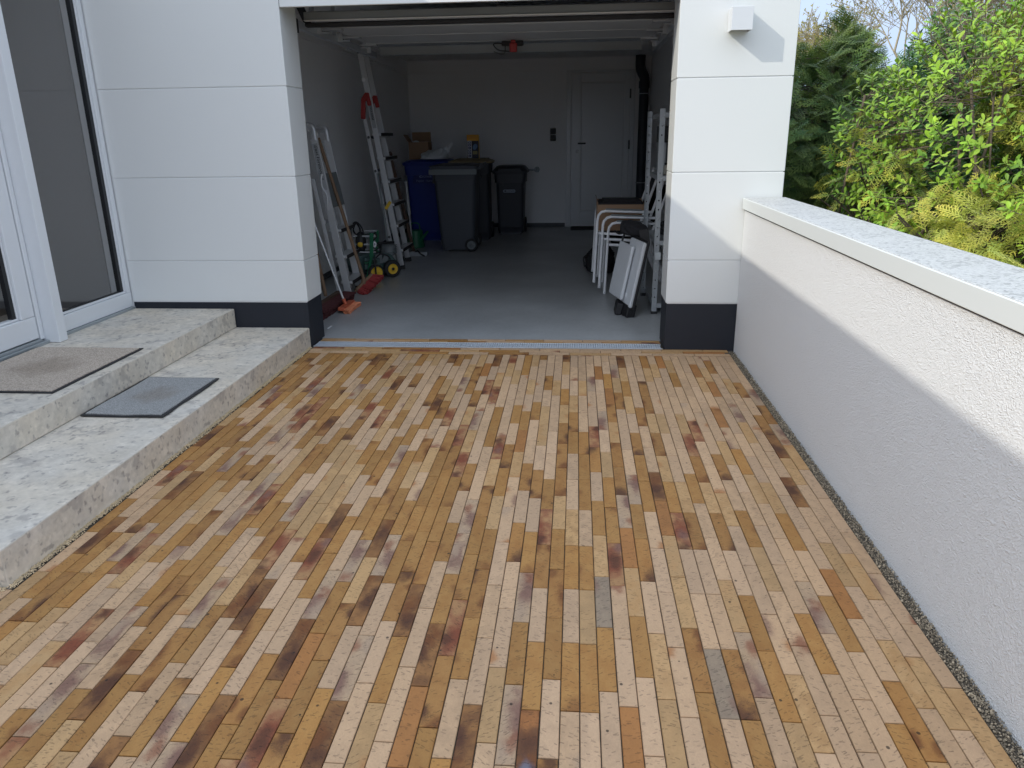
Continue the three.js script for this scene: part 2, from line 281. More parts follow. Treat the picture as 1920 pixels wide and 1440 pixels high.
// panels on the facade: joints at 0.29, 0.55, 1.055, 1.561, 2.067
const courses = [[0.29, 0.55], [0.55, 1.055], [1.055, 1.561], [1.561, 2.067], [2.067, 2.6]];
for (const [a, b] of courses) {
  part(house, 'facade_panel', bx(WX + 0.002, JL, a + 0.0028, b - 0.0028, FZ, FZ - 0.272, 0.0025), M.panel);
  part(house, 'facade_panel', bx(JR, PR, a + 0.0028, b - 0.0028, FZ, FZ - 0.272, 0.0025), M.panel);
}
part(house, 'facade_panel', [bx(JL + 0.003, JR - 0.003, LINT, 2.6, FZ - 0.001, FZ - 0.026, 0.004)], M.panel);
parts(house, 'panel_backing', [bx(WX - 0.2, JL - 0.008, 0.01, 2.68, FZ - 0.0045, FZ - 0.268), bx(JR + 0.008, PR - 0.008, 0.01, 2.68, FZ - 0.0045, FZ - 0.268), bx(JL - 0.006, JR + 0.006, 2.30, 2.68, FZ - 0.03, FZ - 0.26)], M.panelBack);
part(house, 'plinth', bx(WX + 0.002, JL - 0.004, -0.05, 0.288, FZ - 0.004, FZ - 0.270, 0.003), M.plinth);
part(house, 'plinth', bx(JR + 0.004, PR - 0.004, -0.05, 0.288, FZ - 0.004, FZ - 0.270, 0.003), M.plinth);
part(house, 'roof_edge', bx(WX - 0.1, PR + 0.03, 2.61, 2.76, FZ + 0.03, FZ - 0.3, 0.006), M.panel);
part(house, 'roof', [bx(GX0 - 0.3, PR - 0.01, 2.30, 2.70, FZ - 0.31, GZ - 0.3)], M.roof);
// garage shell
part(house, 'garage_wall', [bx(GX0 - 0.28, GX0, -0.05, 2.296, FZ - 0.274, GZ - 0.25)], M.plaster);
part(house, 'garage_wall', [bx(GX1, GX1 + 0.17, -0.05, 2.296, FZ - 0.274, GZ - 0.25)], M.plaster);
part(house, 'garage_wall', [bx(GX0 + 0.001, GX1 - 0.001, -0.05, 2.296, GZ, GZ - 0.24)], M.plaster);
parts(house, 'garage_wall', [bx(GX0 + 0.001, JL - 0.06, -0.05, 2.296, FZ - 0.275, FZ - 0.31), bx(JR + 0.06, GX1 - 0.001, -0.05, 2.296, FZ - 0.275, FZ - 0.31)], M.plaster);
part(house, 'ceiling', bx(GX0 + 0.001, GX1 - 0.001, 2.275, 2.295, FZ - 0.2, GZ + 0.001), M.ceiling);
part(house, 'garage_floor', bx(GX0 + 0.001, GX1 - 0.001, -0.1, 0.0, -4.808, GZ + 0.001), M.floor);
part(house, 'baseboard', [bx(GX0 + 0.7, -0.16, 0.001, 0.055, GZ + 0.001, GZ + 0.015, 0.003)], M.base);
part(house, 'baseboard', [bx(GX0 + 0.001, GX0 + 0.014, 0.001, 0.055, -4.9, GZ + 0.02, 0.003)], M.base);
// left wing with the entrance glazing
const WZ1 = 1.05, WH = 3.52, OPZ = -2.1;
part(house, 'outer_wall', [bx(WX - 0.28, WX, 2.42, WH, FZ + 0.001, WZ1), bx(WX - 0.28, WX, -0.05, 2.419, OPZ, WZ1), bx(-6.4, WX - 0.281, -0.05, WH, WZ1 - 0.28, WZ1), bx(-6.68, -6.4, -0.05, WH, FZ - 0.28, WZ1), bx(-6.4, WX - 0.205, -0.05, WH, FZ - 0.002, FZ - 0.28), bx(WX - 0.204, WX, 2.77, WH, FZ - 0.002, FZ - 0.28)], M.panel);
part(house, 'roof', bx(-6.66, WX - 0.002, WH - 0.2, WH - 0.002, FZ - 0.2, WZ1 - 0.002), M.roof);
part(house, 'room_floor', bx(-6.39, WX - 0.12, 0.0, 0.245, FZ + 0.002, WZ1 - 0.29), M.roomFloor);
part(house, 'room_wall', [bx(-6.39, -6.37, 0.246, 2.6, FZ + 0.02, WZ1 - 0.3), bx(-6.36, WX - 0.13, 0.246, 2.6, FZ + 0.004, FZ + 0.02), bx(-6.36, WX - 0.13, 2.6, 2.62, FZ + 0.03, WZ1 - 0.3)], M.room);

// fixed window beside the corner
const win = sub(house, 'window');
{
  const z0 = FZ + 0.006, z1 = -3.80, yb = 0.262, yt = 2.40, x = WX;
  part(win, 'window_frame', [bx(x - 0.07, x, yb, 0.352, z0, z1, 0.004), bx(x - 0.07, x - 0.001, 0.353, yt, z0, z0 + 0.036, 0.004), bx(x - 0.07, x - 0.001, 0.353, yt, z1 - 0.06, z1, 0.004), bx(x - 0.07, x, yt - 0.07, yt, z0 + 0.037, z1 - 0.061, 0.004)], M.frame);
  part(win, 'glazing_bead', [bx(x - 0.052, x - 0.012, 0.3535, 0.366, z0 + 0.037, z1 - 0.061, 0.003), bx(x - 0.052, x - 0.012, 0.367, yt - 0.072, z0 + 0.0365, z0 + 0.049, 0.003)], M.frame);
  part(win, 'gasket', [bx(x - 0.044, x - 0.018, 0.367, yt - 0.08, z0 + 0.0495, z0 + 0.078), bx(x - 0.044, x - 0.022, 0.3662, 0.372, z0 + 0.079, z1 - 0.062)], M.gasket);
  part(win, 'pane', [new THREE.PlaneGeometry(z1 - z0 - 0.1, yt - 0.42).rotateY(Math.PI / 2).translate(x - 0.03, (yt + 0.3) / 2, (z0 + z1) / 2)], M.glass);
  part(win, 'window_sill', bx(x - 0.07, x + 0.018, 0.238, 0.261, z0, z1 - 0.002, 0.003), M.sill);
}
part(house, 'mullion_post', [bx(WX - 0.06, WX + 0.085, 0.248, 2.4, -3.797, -3.728, 0.005)], M.frame);
const door = sub(house, 'entrance_door');
{
  const x = WX, z0 = -3.726, z1 = OPZ - 0.02;
  parts(door, 'door_frame', [bx(x - 0.07, x + 0.006, 0.272, 2.4, z0, z0 + 0.03, 0.004), bx(x - 0.07, x + 0.02, 0.268, 2.4, z1 - 0.05, z1, 0.004)], M.frame);
  part(door, 'door_leaf', [bx(x - 0.062, x + 0.002, 0.283, 0.40, z0 + 0.036, z1 - 0.055, 0.005), bx(x - 0.062, x + 0.001, 0.401, 2.38, z0 + 0.036, z0 + 0.135, 0.005), bx(x - 0.062, x + 0.001, 0.401, 2.38, z1 - 0.16, z1 - 0.055, 0.005), bx(x - 0.062, x + 0.001, 2.28, 2.379, z0 + 0.136, z1 - 0.161, 0.005)], M.frame);
  part(door, 'glazing_bead', [bx(x - 0.05, x - 0.012, 0.4015, 0.413, z0 + 0.137, z1 - 0.161, 0.003), bx(x - 0.05, x - 0.012, 0.4135, 2.28, z0 + 0.1365, z0 + 0.147, 0.003)], M.frame);
  part(door, 'gasket', [bx(x - 0.044, x - 0.018, 0.4135, 2.28, z0 + 0.1475, z0 + 0.172), bx(x - 0.05, x - 0.02, 0.284, 2.38, z0 + 0.0305, z0 + 0.0355)], M.gasket);
  part(door, 'pane', new THREE.PlaneGeometry(z1 - z0 - 0.3, 1.87).rotateY(Math.PI / 2).translate(x - 0.03, 1.345, (z0 + z1) / 2), M.glass);
  part(door, 'threshold', [bx(x - 0.07, x + 0.03, 0.246, 0.264, z0 + 0.001, z1, 0.003), bx(x - 0.07, x + 0.012, 0.2645, 0.278, z0 + 0.031, z1, 0.003)], M.sill);
}

// sectional garage door, raised under the ceiling
const gdoor = sub(house, 'garage_door');
{
  const x0 = -1.72, x1 = 0.60, y = 1.985;
  part(gdoor, 'gap_shade_box', [bx(x0 + 0.2, x1 + 0.06, 2.075, 2.27, -4.80, -4.90, 0.004)], M.black);  // added black box, gives the gap behind the lintel its shade
  part(gdoor, 'edge_profile', [bx(x0 + 0.02, x1 - 0.01, 1.972, 2.016, -5.06, -5.09, 0.004)], M.dullSteel);
  part(gdoor, 'edge_lip', [bx(x0 + 0.02, x1 - 0.01, 1.964, 1.971, -5.052, -5.09, 0.003)], M.doorLip);
  part(gdoor, 'bottom_seal', [bx(x0 + 0.01, x1, 1.935, 1.962, -5.092, -5.14, 0.010)], M.rubber);
  const cuts = [-5.10, -5.56, -6.02, -6.50, -6.98];
  for (let i = 0; i < 4; i++) part(gdoor, 'door_section', [bx(x0 + 0.03, x1 - 0.02, y, y + 0.04, cuts[i] - 0.003, cuts[i + 1] + 0.003, 0.005), bx(x0 + 0.03, x1 - 0.02, y - 0.004, y - 0.0005, cuts[i + 1] + 0.006, cuts[i + 1] + 0.016)], M.doorSteel);
  part(gdoor, 'stiffener', [bx(x0 + 0.12, x1 - 0.1, 1.905, 1.966, -6.56, -6.575, 0.002), bx(x0 + 0.12, x1 - 0.1, 1.900, 1.9045, -6.548, -6.578)], M.dullSteel);
  for (const s of [-1, 1]) {
    const tx = s < 0 ? x0 - 0.045 : x1 + 0.045;
    part(gdoor, 'track', [bx(tx - 0.018, tx + 0.018, 1.93, 1.934, -5.0, -7.05), bx(tx - 0.018, tx - 0.015, 1.9345, 1.975, -5.0, -7.05), bx(tx + 0.015, tx + 0.018, 1.9345, 1.975, -5.0, -7.05)], M.galv);
    for (const hz of [-5.42, -5.9, -6.7]) part(gdoor, 'hanger', [bar(V(tx, 1.976, hz), V(tx, 2.274, hz - 0.02), 0.03, 0.004, V(1, 0, 0)), bx(tx - 0.03 * s - 0.02, tx - 0.03 * s + 0.02, 1.94, 2.0, hz - 0.03, hz - 0.034)], M.galv);
    for (const hz of [-5.56, -6.02, -6.52]) part(gdoor, 'hinge', [bx(tx - s * 0.03, tx - s * 0.16, 1.968, 1.9835, hz - 0.035, hz + 0.035, 0.003), rod(V(tx - s * 0.08, 1.958, hz), V(tx + s * 0.012, 1.958, hz), 0.006), rod(V(tx - s * 0.006, 1.958, hz), V(tx + s * 0.012, 1.958, hz), 0.016, 0.016, 14)], M.galv);
    part(gdoor, 'spring_bracket', [bx(tx - 0.03, tx + 0.05, 1.89, 1.97, -4.95, -5.0, 0.003), bar(V(tx, 2.27, -4.9), V(tx, 1.97, -5.35), 0.05, 0.006, V(1, 0, 0))], M.black);
  }
  part(gdoor, 'torsion_spring', [rod(V(x0, 2.14, -4.98), V(x1, 2.14, -4.98), 0.012, 0.012, 10), rod(V(-1.2, 2.14, -4.98), V(-0.3, 2.14, -4.98), 0.03, 0.03, 14)], M.black);
}
const opener = sub(house, 'door_opener');
part(opener, 'opener_rail', bx(-0.555, -0.515, 2.05, 2.085, -5.05, -7.9, 0.003), M.galv);
part(opener, 'carriage', [bx(-0.60, -0.43, 1.945, 1.979, -6.47, -6.53, 0.006)], M.black);
part(opener, 'release_handle', [bx(-0.535, -0.475, 1.892, 1.962, -6.42, -6.458, 0.014), bx(-0.522, -0.488, 1.9625, 1.98, -6.425, -6.455, 0.005)], M.red);
part(opener, 'pull_cord', [curve([V(-0.57, 1.96, -6.46), V(-0.66, 1.955, -6.45), V(-0.63, 1.915, -6.44), V(-0.53, 1.897, -6.44)], 0.005), curve([V(-0.57, 1.94, -6.46), V(-0.575, 1.89, -6.45), V(-0.61, 1.885, -6.45), V(-0.66, 1.90, -6.45)], 0.0035)], M.black);
part(opener, 'motor_unit', bx(-0.65, -0.42, 2.08, 2.2, -7.9, -8.25, 0.02), M.doorSteel);

// back wall: inner door, pipe, conduit, switches
const idoor = sub(house, 'inner_door');
part(idoor, 'door_frame', [bx(-0.148, -0.084, 0.001, 2.11, GZ + 0.001, GZ + 0.035, 0.003), bx(0.728, 0.792, 0.001, 2.11, GZ + 0.001, GZ + 0.035, 0.003), bx(-0.0835, 0.7275, 2.08, 2.11, GZ + 0.001, GZ + 0.035, 0.003)], M.frame);
part(idoor, 'door_leaf', [bx(-0.080, 0.052, 0.03, 2.072, GZ + 0.001, GZ + 0.022, 0.003), bx(0.651, 0.724, 0.03, 2.072, GZ + 0.001, GZ + 0.022, 0.003), bx(0.0525, 0.6505, 1.952, 2.072, GZ + 0.001, GZ + 0.022, 0.003), bx(0.0525, 0.6505, 0.03, 0.222, GZ + 0.001, GZ + 0.022, 0.003), bx(0.058, 0.645, 0.228, 1.946, GZ + 0.001, GZ + 0.013, 0.004), bx(-0.08, 0.724, 0.12, 0.125, GZ + 0.0225, GZ + 0.024)], M.frame);
part(idoor, 'door_handle', [rod(V(0.003, 1.155, GZ + 0.022), V(0.003, 1.155, GZ + 0.03), 0.026, 0.026, 20), rod(V(0.003, 1.155, GZ + 0.03), V(0.003, 1.155, GZ + 0.07), 0.009)], M.frame); part(idoor, 'lever', bx(0.012, 0.125, 1.144, 1.166, GZ + 0.062, GZ + 0.078, 0.006), M.black);
part(idoor, 'keyhole', [new THREE.TorusGeometry(0.019, 0.007, 8, 20).translate(0.005, 1.046, GZ + 0.026)], M.white);
for (const hy of [1.13, 1.80]) part(idoor, 'door_hinge', rod(V(0.726, hy - 0.06, GZ + 0.04), V(0.726, hy + 0.06, GZ + 0.04), 0.011), M.base);
part(house, 'conduit', [bx(GX0 + 0.01, -0.27, 2.105, 2.125, GZ + 0.001, GZ + 0.018, 0.003), bx(-0.338, -0.318, 1.37, 2.104, GZ + 0.001, GZ + 0.018, 0.003)], M.plaster);
part(house, 'conduit', [bx(GX0 + 0.001, GX0 + 0.018, 2.09, 2.11, -4.92, GZ + 0.03, 0.003)], M.plaster);
part(house, 'cable_duct', [bx(GX0 + 0.001, GX0 + 0.03, 2.115, 2.19, -8.2, -10.5, 0.004)], M.plaster);
parts(house, 'light_switch', [bx(-0.375, -0.295, 1.282, 1.362, GZ + 0.001, GZ + 0.04, 0.006), bx(-0.375, -0.295, 1.192, 1.274, GZ + 0.001, GZ + 0.04, 0.006)], M.black);
part(house, 'junction_box', [bx(-1.26, -1.15, 1.93, 2.03, GZ + 0.001, GZ + 0.03, 0.005), rod(V(-1.2, 2.03, GZ + 0.01), V(-1.21, 2.104, GZ + 0.01), 0.006)], M.plaster);
const dp = sub(house, 'drain_pipe');
{
  const px = 0.90, pz = GZ + 0.12;
  part(dp, 'pipe', [rod(V(px, 0, pz), V(px, 1.93, pz), 0.062, 0.062, 20), curve([V(px, 1.92, pz), V(px, 1.99, pz), V(px - 0.05, 2.09, pz), V(px - 0.06, 2.16, pz), V(px - 0.06, 2.275, pz)], 0.066, 30, 18), rod(V(px, 1.86, pz), V(px, 1.95, pz), 0.072, 0.072, 20)], M.binBlack);
  for (const cy of [1.79, 0.62]) part(dp, 'pipe_clamp', [new THREE.TorusGeometry(0.066, 0.007, 6, 24).rotateX(Math.PI / 2).translate(px, cy, pz)], M.galv);
}
part(house, 'wall_bracket', [rod(V(-0.78, 0.806, GZ + 0.05), V(-0.57, 0.806, GZ + 0.05), 0.013), rod(V(-0.565, 0.806, GZ), V(-0.565, 0.806, GZ + 0.05), 0.016), rod(V(-0.565, 0.806, GZ + 0.001), V(-0.565, 0.806, GZ + 0.012), 0.04, 0.04, 18), rod(V(-0.555, 0.77, GZ + 0.05), V(-0.555, 0.842, GZ + 0.05), 0.02)], M.rack);

// ---------------------------------------------------------------- lamp on the right pillar
{
  const t = thing('wall_lamp', 'small white cube lamp on the right garage pillar, throwing a long shadow', 'wall lamp', [0.862, 1.785, FZ]);
  const x0 = 0.806, x1 = 0.918, y0 = 1.785, y1 = 1.90, z0 = FZ + 0.012, z1 = FZ + 0.112;
  part(t, 'back_plate', bx(x0 + 0.004, x1 - 0.004, y0 + 0.004, y1 - 0.004, FZ + 0.0005, z0), M.frame);
  part(t, 'housing', [bx(x0, x1, y0, y1, z1 - 0.006, z1, 0.002), bx(x0, x0 + 0.006, y0, y1, z0, z1 - 0.0065, 0.002), bx(x1 - 0.006, x1, y0, y1, z0, z1 - 0.0065, 0.002), bx(x0 + 0.0065, x1 - 0.0065, y0, y1, z0, z0 + 0.006)], M.frame);
  parts(t, 'lens', [bx(x0 + 0.0066, x1 - 0.0066, y0 + 0.012, y0 + 0.018, z0 + 0.0065, z1 - 0.0065), bx(x0 + 0.0066, x1 - 0.0066, y1 - 0.018, y1 - 0.012, z0 + 0.0065, z1 - 0.0065)], M.machineGrey);
}

// ---------------------------------------------------------------- garden wall on the right
{
  const t = thing('garden_wall', 'low white rendered wall with metal coping running along the driveway on the right', 'garden wall');
  const xi = 0.975, xo = 1.165, z0 = FZ + 0.004, z1 = 5.0;
  part(t, 'rendered_wall', bx(xi, xo, -0.3, 0.842, z0, z1), M.stucco);
  part(t, 'joint_strip', bx(xi - 0.004, xo + 0.004, 0.8425, 0.858, z0 + 0.002, z1), M.grime);
  const joints = [z0 + 0.01, -2.05 + 2.4, 2.6, z1];
  for (let i = 0; i < 3; i++) {
    const a = joints[i], b = joints[i + 1] - 0.003;
    const c = part(t, 'coping', [bx(xi - 0.017, xi - 0.002, 0.850, 0.911, a, b, 0.003), bx(xo + 0.022, xo + 0.037, 0.850, 0.911, a, b, 0.003), bx(xi - 0.0015, xo + 0.0215, 0.8585, 0.903, a, b)], M.cap);
    part(c, 'coping_top', bx(xi - 0.012, xo + 0.032, 0.9035, 0.914, a + 0.001, b - 0.001, 0.004), M.capTop);
  }
}

// ---------------------------------------------------------------- entrance steps and mats
{
  const t = thing('entrance_steps', 'two wide grey speckled stone steps along the entrance on the left', 'steps');
  const w = (a) => { boxUV(a); return a; };
  part(t, 'step', bx(-2.42, -1.685, -0.05, 0.125, FZ + 0.004, -1.845, 0.006), M.stone, { label: 'lower stone step' });
  part(t, 'step', bx(WX - 0.1, -2.165, 0.1255, 0.247, FZ + 0.004, -1.845, 0.006), M.stone, { label: 'upper stone step against the door' });
  part(t, 'step', bx(WX + 0.001, -2.421, -0.05, 0.124, FZ + 0.004, -1.85), M.stone, { label: 'bed under the upper step' });
}
function doormat(label, x0, x1, z0, z1, y, map, wob) {
  const t = thing('doormat', label, 'doormat', [(x0 + x1) / 2, y, (z0 + z1) / 2]);
  const W = x1 - x0, D = z1 - z0, g = new THREE.BoxGeometry(W - 0.03, 0.007, D - 0.03, 20, 1, 30), p = g.attributes.position;
  const bend = (x, z) => 0.0035 + 0.003 * wob * (fbm(x * 7 + 9, z * 7 + 5, 2)) ;
  for (let i = 0; i < p.count; i++) p.setY(i, p.getY(i) + bend(p.getX(i), p.getZ(i)) + 0.0015);
  g.computeVertexNormals(); const uv = g.attributes.uv;
  for (let i = 0; i < p.count; i++) uv.setXY(i, p.getX(i) / W + 0.5, p.getZ(i) / D + 0.5);
  part(t, 'pile', g, std(1, 1, 1, 0.98, { map, bumpMap: map, bumpScale: 0.003 }), { keepUV: true, local: true });
  const b = new THREE.BoxGeometry(W, 0.004, D, 24, 1, 36), q = b.attributes.position;
  for (let i = 0; i < q.count; i++) { const zz = q.getZ(i), xx = q.getX(i); q.setY(i, q.getY(i) + 0.0025 + Math.max(0, bend(xx, zz) - 0.0035)); if (Math.abs(xx) > W / 2 - 0.001) q.setX(i, xx + Math.sign(xx) * 0.004 * wob * (vn(zz * 9 + 3, 5) - 0.5)); }
  b.computeVertexNormals(); part(t, 'rubber_edge', b, M.rubber, { local: true });
}
doormat('larger beige-grey doormat on the upper step before the door', -2.80, -2.222, -3.62, -2.90, 0.2475, matMap(0.52, 0.44, 0.36, 0.4), 0.6);
doormat('smaller blue-grey doormat on the lower step', -2.150, -1.775, -3.50, -2.945, 0.1255, matMap(0.33, 0.335, 0.33, 0.35), 2.2);

// ---------------------------------------------------------------- driveway: clinker pavers, each a brick
const drive = new THREE.Group(); drive.name = 'driveway'; drive.userData = { kind: 'structure' }; scene.add(drive);
{
  const r = rng(90210), PW = 0.0457, PL = 0.25;
  part(drive, 'sand_bed', [bx(-2.9, 0.97, -0.09, -0.0065, -4.83, PAVE.z1)], M.sand);
  // one face per kind of brick, chamfered top, 18 triangles
  const cache = {};
  function brickGeo(tile, shortCut) {
    const key = tile + (shortCut ? 's' : ''); if (cache[key]) return cache[key];
    const L = PL - 0.0026, W = PW - 0.0026, c = 0.0016, h = 0.03, x = W / 2, z = L / 2;
    const u0 = ((tile % COLS) * TW + 1.5) / SHEET, u1 = ((tile % COLS + 1) * TW - 1.5) / SHEET, v0 = (Math.floor(tile / COLS) * TH + 1.5) / SHEET, v1 = (Math.floor(tile / COLS + 1) * TH - 1.5) / SHEET;
    const P = [], U = [];
    const uvAt = (a, b) => [mix(u0, u1, clamp(b / L + 0.5)), mix(v0, v1, clamp(a / W + 0.5))];
    const quad = (...q) => { for (const k of [0, 1, 2, 0, 2, 3]) { P.push(...q[k]); U.push(...uvAt(q[k][0], q[k][2])); } };
    const T = [[-x + c, 0, -z + c], [-x + c, 0, z - c], [x - c, 0, z - c], [x - c, 0, -z + c]], B = [[-x, -c, -z], [-x, -c, z], [x, -c, z], [x, -c, -z]], F = B.map(([a, , b]) => [a, -h, b]);
    quad(...T); for (let i = 0; i < 4; i++) { const j = (i + 1) % 4; quad(T[i], B[i], B[j], T[j]); quad(B[i], F[i], F[j], B[j]); }
    const g = new THREE.BufferGeometry(); g.setAttribute('position', new THREE.Float32BufferAttribute(P, 3)); g.setAttribute('uv', new THREE.Float32BufferAttribute(U, 2)); g.computeVertexNormals();
    return (cache[key] = g);
  }
  const ray = (px, py) => { const v = V(px / 960 - 1, 1 - py / 720, 0.5).unproject(camera).sub(camera.position); return camera.position.clone().addScaledVector(v, -camera.position.y / v.y); };
  // bricks that stand out in the photograph, by where they lie on the ground
  const marks = [];
  for (const [kind, list] of Object.entries({
    dark: [[480, 1110], [187, 1297], [210, 1421], [671, 1129], [600, 1395], [375, 1399], [720, 1017], [1066, 678], [1160, 676], [849, 678], [934, 674], [818, 752], [467, 1115], [787, 1253]],
    red: [[142, 1200], [521, 1027], [607, 1024], [285, 1016], [34, 1399], [1010, 1003], [1150, 1087], [934, 728], [733, 694], [706, 797], [679, 784], [925, 840], [867, 882], [1292, 819], [312, 894], [500, 932], [358, 832], [517, 1036], [558, 797], [823, 1213]],
    purple: [[296, 1384], [660, 1061], [412, 1110], [232, 1024], [165, 1241], [97, 1316], [873, 1020], [947, 1393], [1396, 1237], [1512, 1099], [1100, 710], [755, 842], [1127, 806], [1387, 772], [446, 861], [546, 800], [517, 894], [458, 948], [562, 940], [1180, 970]],
    grey: [[1127, 1120], [1340, 1234]], blue: [[987, 1360]],
    orange: [[957, 1300], [1173, 1060], [1580, 1125], [1297, 690], [1337, 721], [1360, 788], [555, 1260], [1183, 1410]],
    ochreflash: [[431, 1335], [307, 1245], [733, 1127], [1415, 1305], [1046, 844], [849, 824], [1109, 855], [1154, 864], [1300, 1000], [620, 1180], [880, 760], [1040, 900]],
    ochre: [[993, 1260], [1100, 1260], [1434, 1222], [1580, 1170], [1700, 1395], [1542, 1237], [1404, 994], [1490, 1001], [992, 775], [1270, 721], [719, 779], [737, 748], [900, 980], [850, 990], [930, 1010], [700, 950], [640, 985], [1030, 930], [1140, 960]],
    cream: [[1060, 1130], [1000, 1150], [960, 1120], [1090, 1380], [1030, 1300], [1180, 1210], [690, 1260], [560, 1150], [860, 1290], [900, 1180], [940, 1060], [1250, 1100], [240, 1380], [420, 1230]],
  })) for (const [a, b] of list) marks.push([kind, ray(a, b)]);
  const pick = (x, z) => {
    const lean = clamp((x + 1.66) / 2.6), n = fbm(x * 1.3 + 30, z * 0.9 + 12, 2), w = clamp(0.78 - 0.72 * lean + 1.1 * (n - 0.5)), q = r();
    const far = sst(-2.2, -4.2, z);
    if (q < 0.045 + 0.035 * (1 - lean)) return ['dark', 'red', 'red', 'purple'][Math.floor(r() * 4)];
    if (q < 0.13 + 0.03 * far) return 'creamflash';
    if (q < 0.19 + 0.09 * w + 0.05 * far) return 'ochreflash';
    if (q < 0.22 + 0.06 * w + 0.05 * far) return 'orange';
    if (q < 0.24 + 0.44 * w) return 'ochre';
    if (q < 0.42 + 0.46 * w) return 'tan';
    return 'cream';
  };
  const lay = [];     // [x, z, turned, kind]
  const n = Math.round((PAVE.x1 - PAVE.x0) / PW), pw = (PAVE.x1 - PAVE.x0) / n;
  for (let i = 0; i < n; i++) {
    const x = PAVE.x0 + (i + 0.5) * pw, off = ((i * 0.382 + 0.25 * r()) % 1) * PL;
    const cut = off > 0.07 ? off : 0;
    if (cut) lay.push([x, PAVE.z0 + cut / 2, 0, cut]);
    for (let z = PAVE.z0 + cut + PL / 2; z < PAVE.z1; z += PL) lay.push([x, z, 0, PL]);
  }
  const across = (z, x0, x1, o) => { for (let x = x0 - o * PL; x < x1; x += PL) { const a = Math.max(x0, x), b = Math.min(x1, x + PL); if (b - a > 0.05) lay.push([(a + b) / 2, z, 1, b - a]); } };
  for (let k = 0; k < 3; k++) across(-4.566 + k * PW, PAVE.x0, PAVE.x1, [0.2, 0.7, 0.45][k]);
  for (let k = 0; k < 2; k++) across(-4.733 - k * PW, -1.674, 0.545, [0.6, 0.1][k]);
  for (let z = -1.815, k = 0; z < 3; z += PW, k++) across(z, -2.86, PAVE.x0 - 0.003, (k * 0.37) % 1);
  const at = V(0, 0, 0), all = lay.map(([x, z, turned, len]) => {
    at.set(x, 0, z); const d = at.distanceTo(camera.position); at.project(camera);
    const seen = at.z < 1 && Math.abs(at.x) < 1.04 && Math.abs(at.y) < 1.06 && z < -0.9;
    return { x, z, turned, len, kind: pick(x, z), size: seen ? 1 / d : 0 };
  });
  for (const [kind, p] of marks) { let best = null, bd = 0.14; for (const b of all) { const d = Math.hypot((b.x - p.x) * (b.turned ? 1 : 4), (b.z - p.z) * (b.turned ? 4 : 1)); if (d < bd && !b.set) { bd = d; best = b; } } if (best) { best.kind = kind; best.set = true; } }
  all.sort((a, b) => b.size - a.size);
  const rest = [], e = new THREE.Euler(), m4 = new THREE.Matrix4(), q4 = new THREE.Quaternion();
  all.forEach((b, i) => {
    const list = tilesOf[b.kind], g = brickGeo(list[Math.floor(r() * list.length)]);
    e.set((r() - 0.5) * 0.005, (b.turned ? Math.PI / 2 : 0) + (r() < 0.5 ? Math.PI : 0) + (r() - 0.5) * 0.007, (r() - 0.5) * 0.016);
    const y = (r() - 0.5) * 0.0016, dx = (r() - 0.5) * 0.0008;
    const s = b.len / PL * (1 - 0.004 * r());
    if (i < 300) { const o = new THREE.Mesh(g, M.brick); o.name = i ? `brick_${String(i).padStart(3, '0')}` : 'brick'; o.castShadow = o.receiveShadow = true; o.position.set(b.x + dx, y, b.z); o.rotation.copy(e); o.scale.z = s; drive.add(o); }
    else rest.push(g.clone().applyMatrix4(m4.compose(V(b.x + dx, y, b.z), q4.setFromEuler(e), V(1, 1, s))));
  });
  part(drive, 'bricks', rest, M.brick, { keepUV: true, kind: 'stuff' });
}
// sandy mortar squeezed out along the step, and the gravel strip by the wall
{
  const r = rng(31), pos = [];
  const pebble = new THREE.IcosahedronGeometry(1, 0), list = [], c = new THREE.Color();
  const inst = (name, label, cat, N, fill) => { const m = new THREE.InstancedMesh(pebble, std(1, 1, 1, 0.95), N); m.name = name; m.userData = { label, category: cat, kind: 'stuff' }; m.castShadow = m.receiveShadow = true; const mm = new THREE.Matrix4(); for (let i = 0; i < N; i++) { const [p, s, col] = fill(i); mm.compose(p, new THREE.Quaternion().setFromEuler(new THREE.Euler(r() * 6, r() * 6, r() * 6)), V(s, s * 0.7, s)); m.setMatrixAt(i, mm); m.setColorAt(i, c.setRGB(...col)); } scene.add(m); };
  inst('gravel', 'narrow strip of dark gravel between the bricks and the white wall', 'gravel', 9000, () => { const k = 0.35 + r() * 0.9; const z = -4.55 + Math.pow(r(), 0.8) * 5.2; return [V(0.9365 + r() * 0.038, -0.003 + r() * 0.004 - 0.004 * r(), z), 0.0014 + 0.003 * r() * r(), r() < 0.5 ? [0.30 * k, 0.25 * k, 0.18 * k] : [0.46 * k, 0.38 * k, 0.27 * k]]; });
  inst('mortar_crumbs', 'sandy yellow mortar crumbs along the foot of the lower stone step', 'mortar', 7000, () => { const z = -4.56 + r() * 2.72, w = 0.012 + 0.022 * fbm(z * 9, 3, 3), k = 0.75 + r() * 0.5, corner = r() < 0.1; const x = corner ? -1.685 - r() * 0.3 : -1.685 + Math.abs(r() - r()) * w; const h = Math.max(0, 1 - (x + 1.685) / w) * 0.007 * r(); return [V(x, corner ? 0.002 : h + 0.001, corner ? -1.843 + r() * 0.02 : z), 0.0013 + 0.0022 * r() * r(), [0.58 * k, 0.46 * k, 0.29 * k]]; });
}
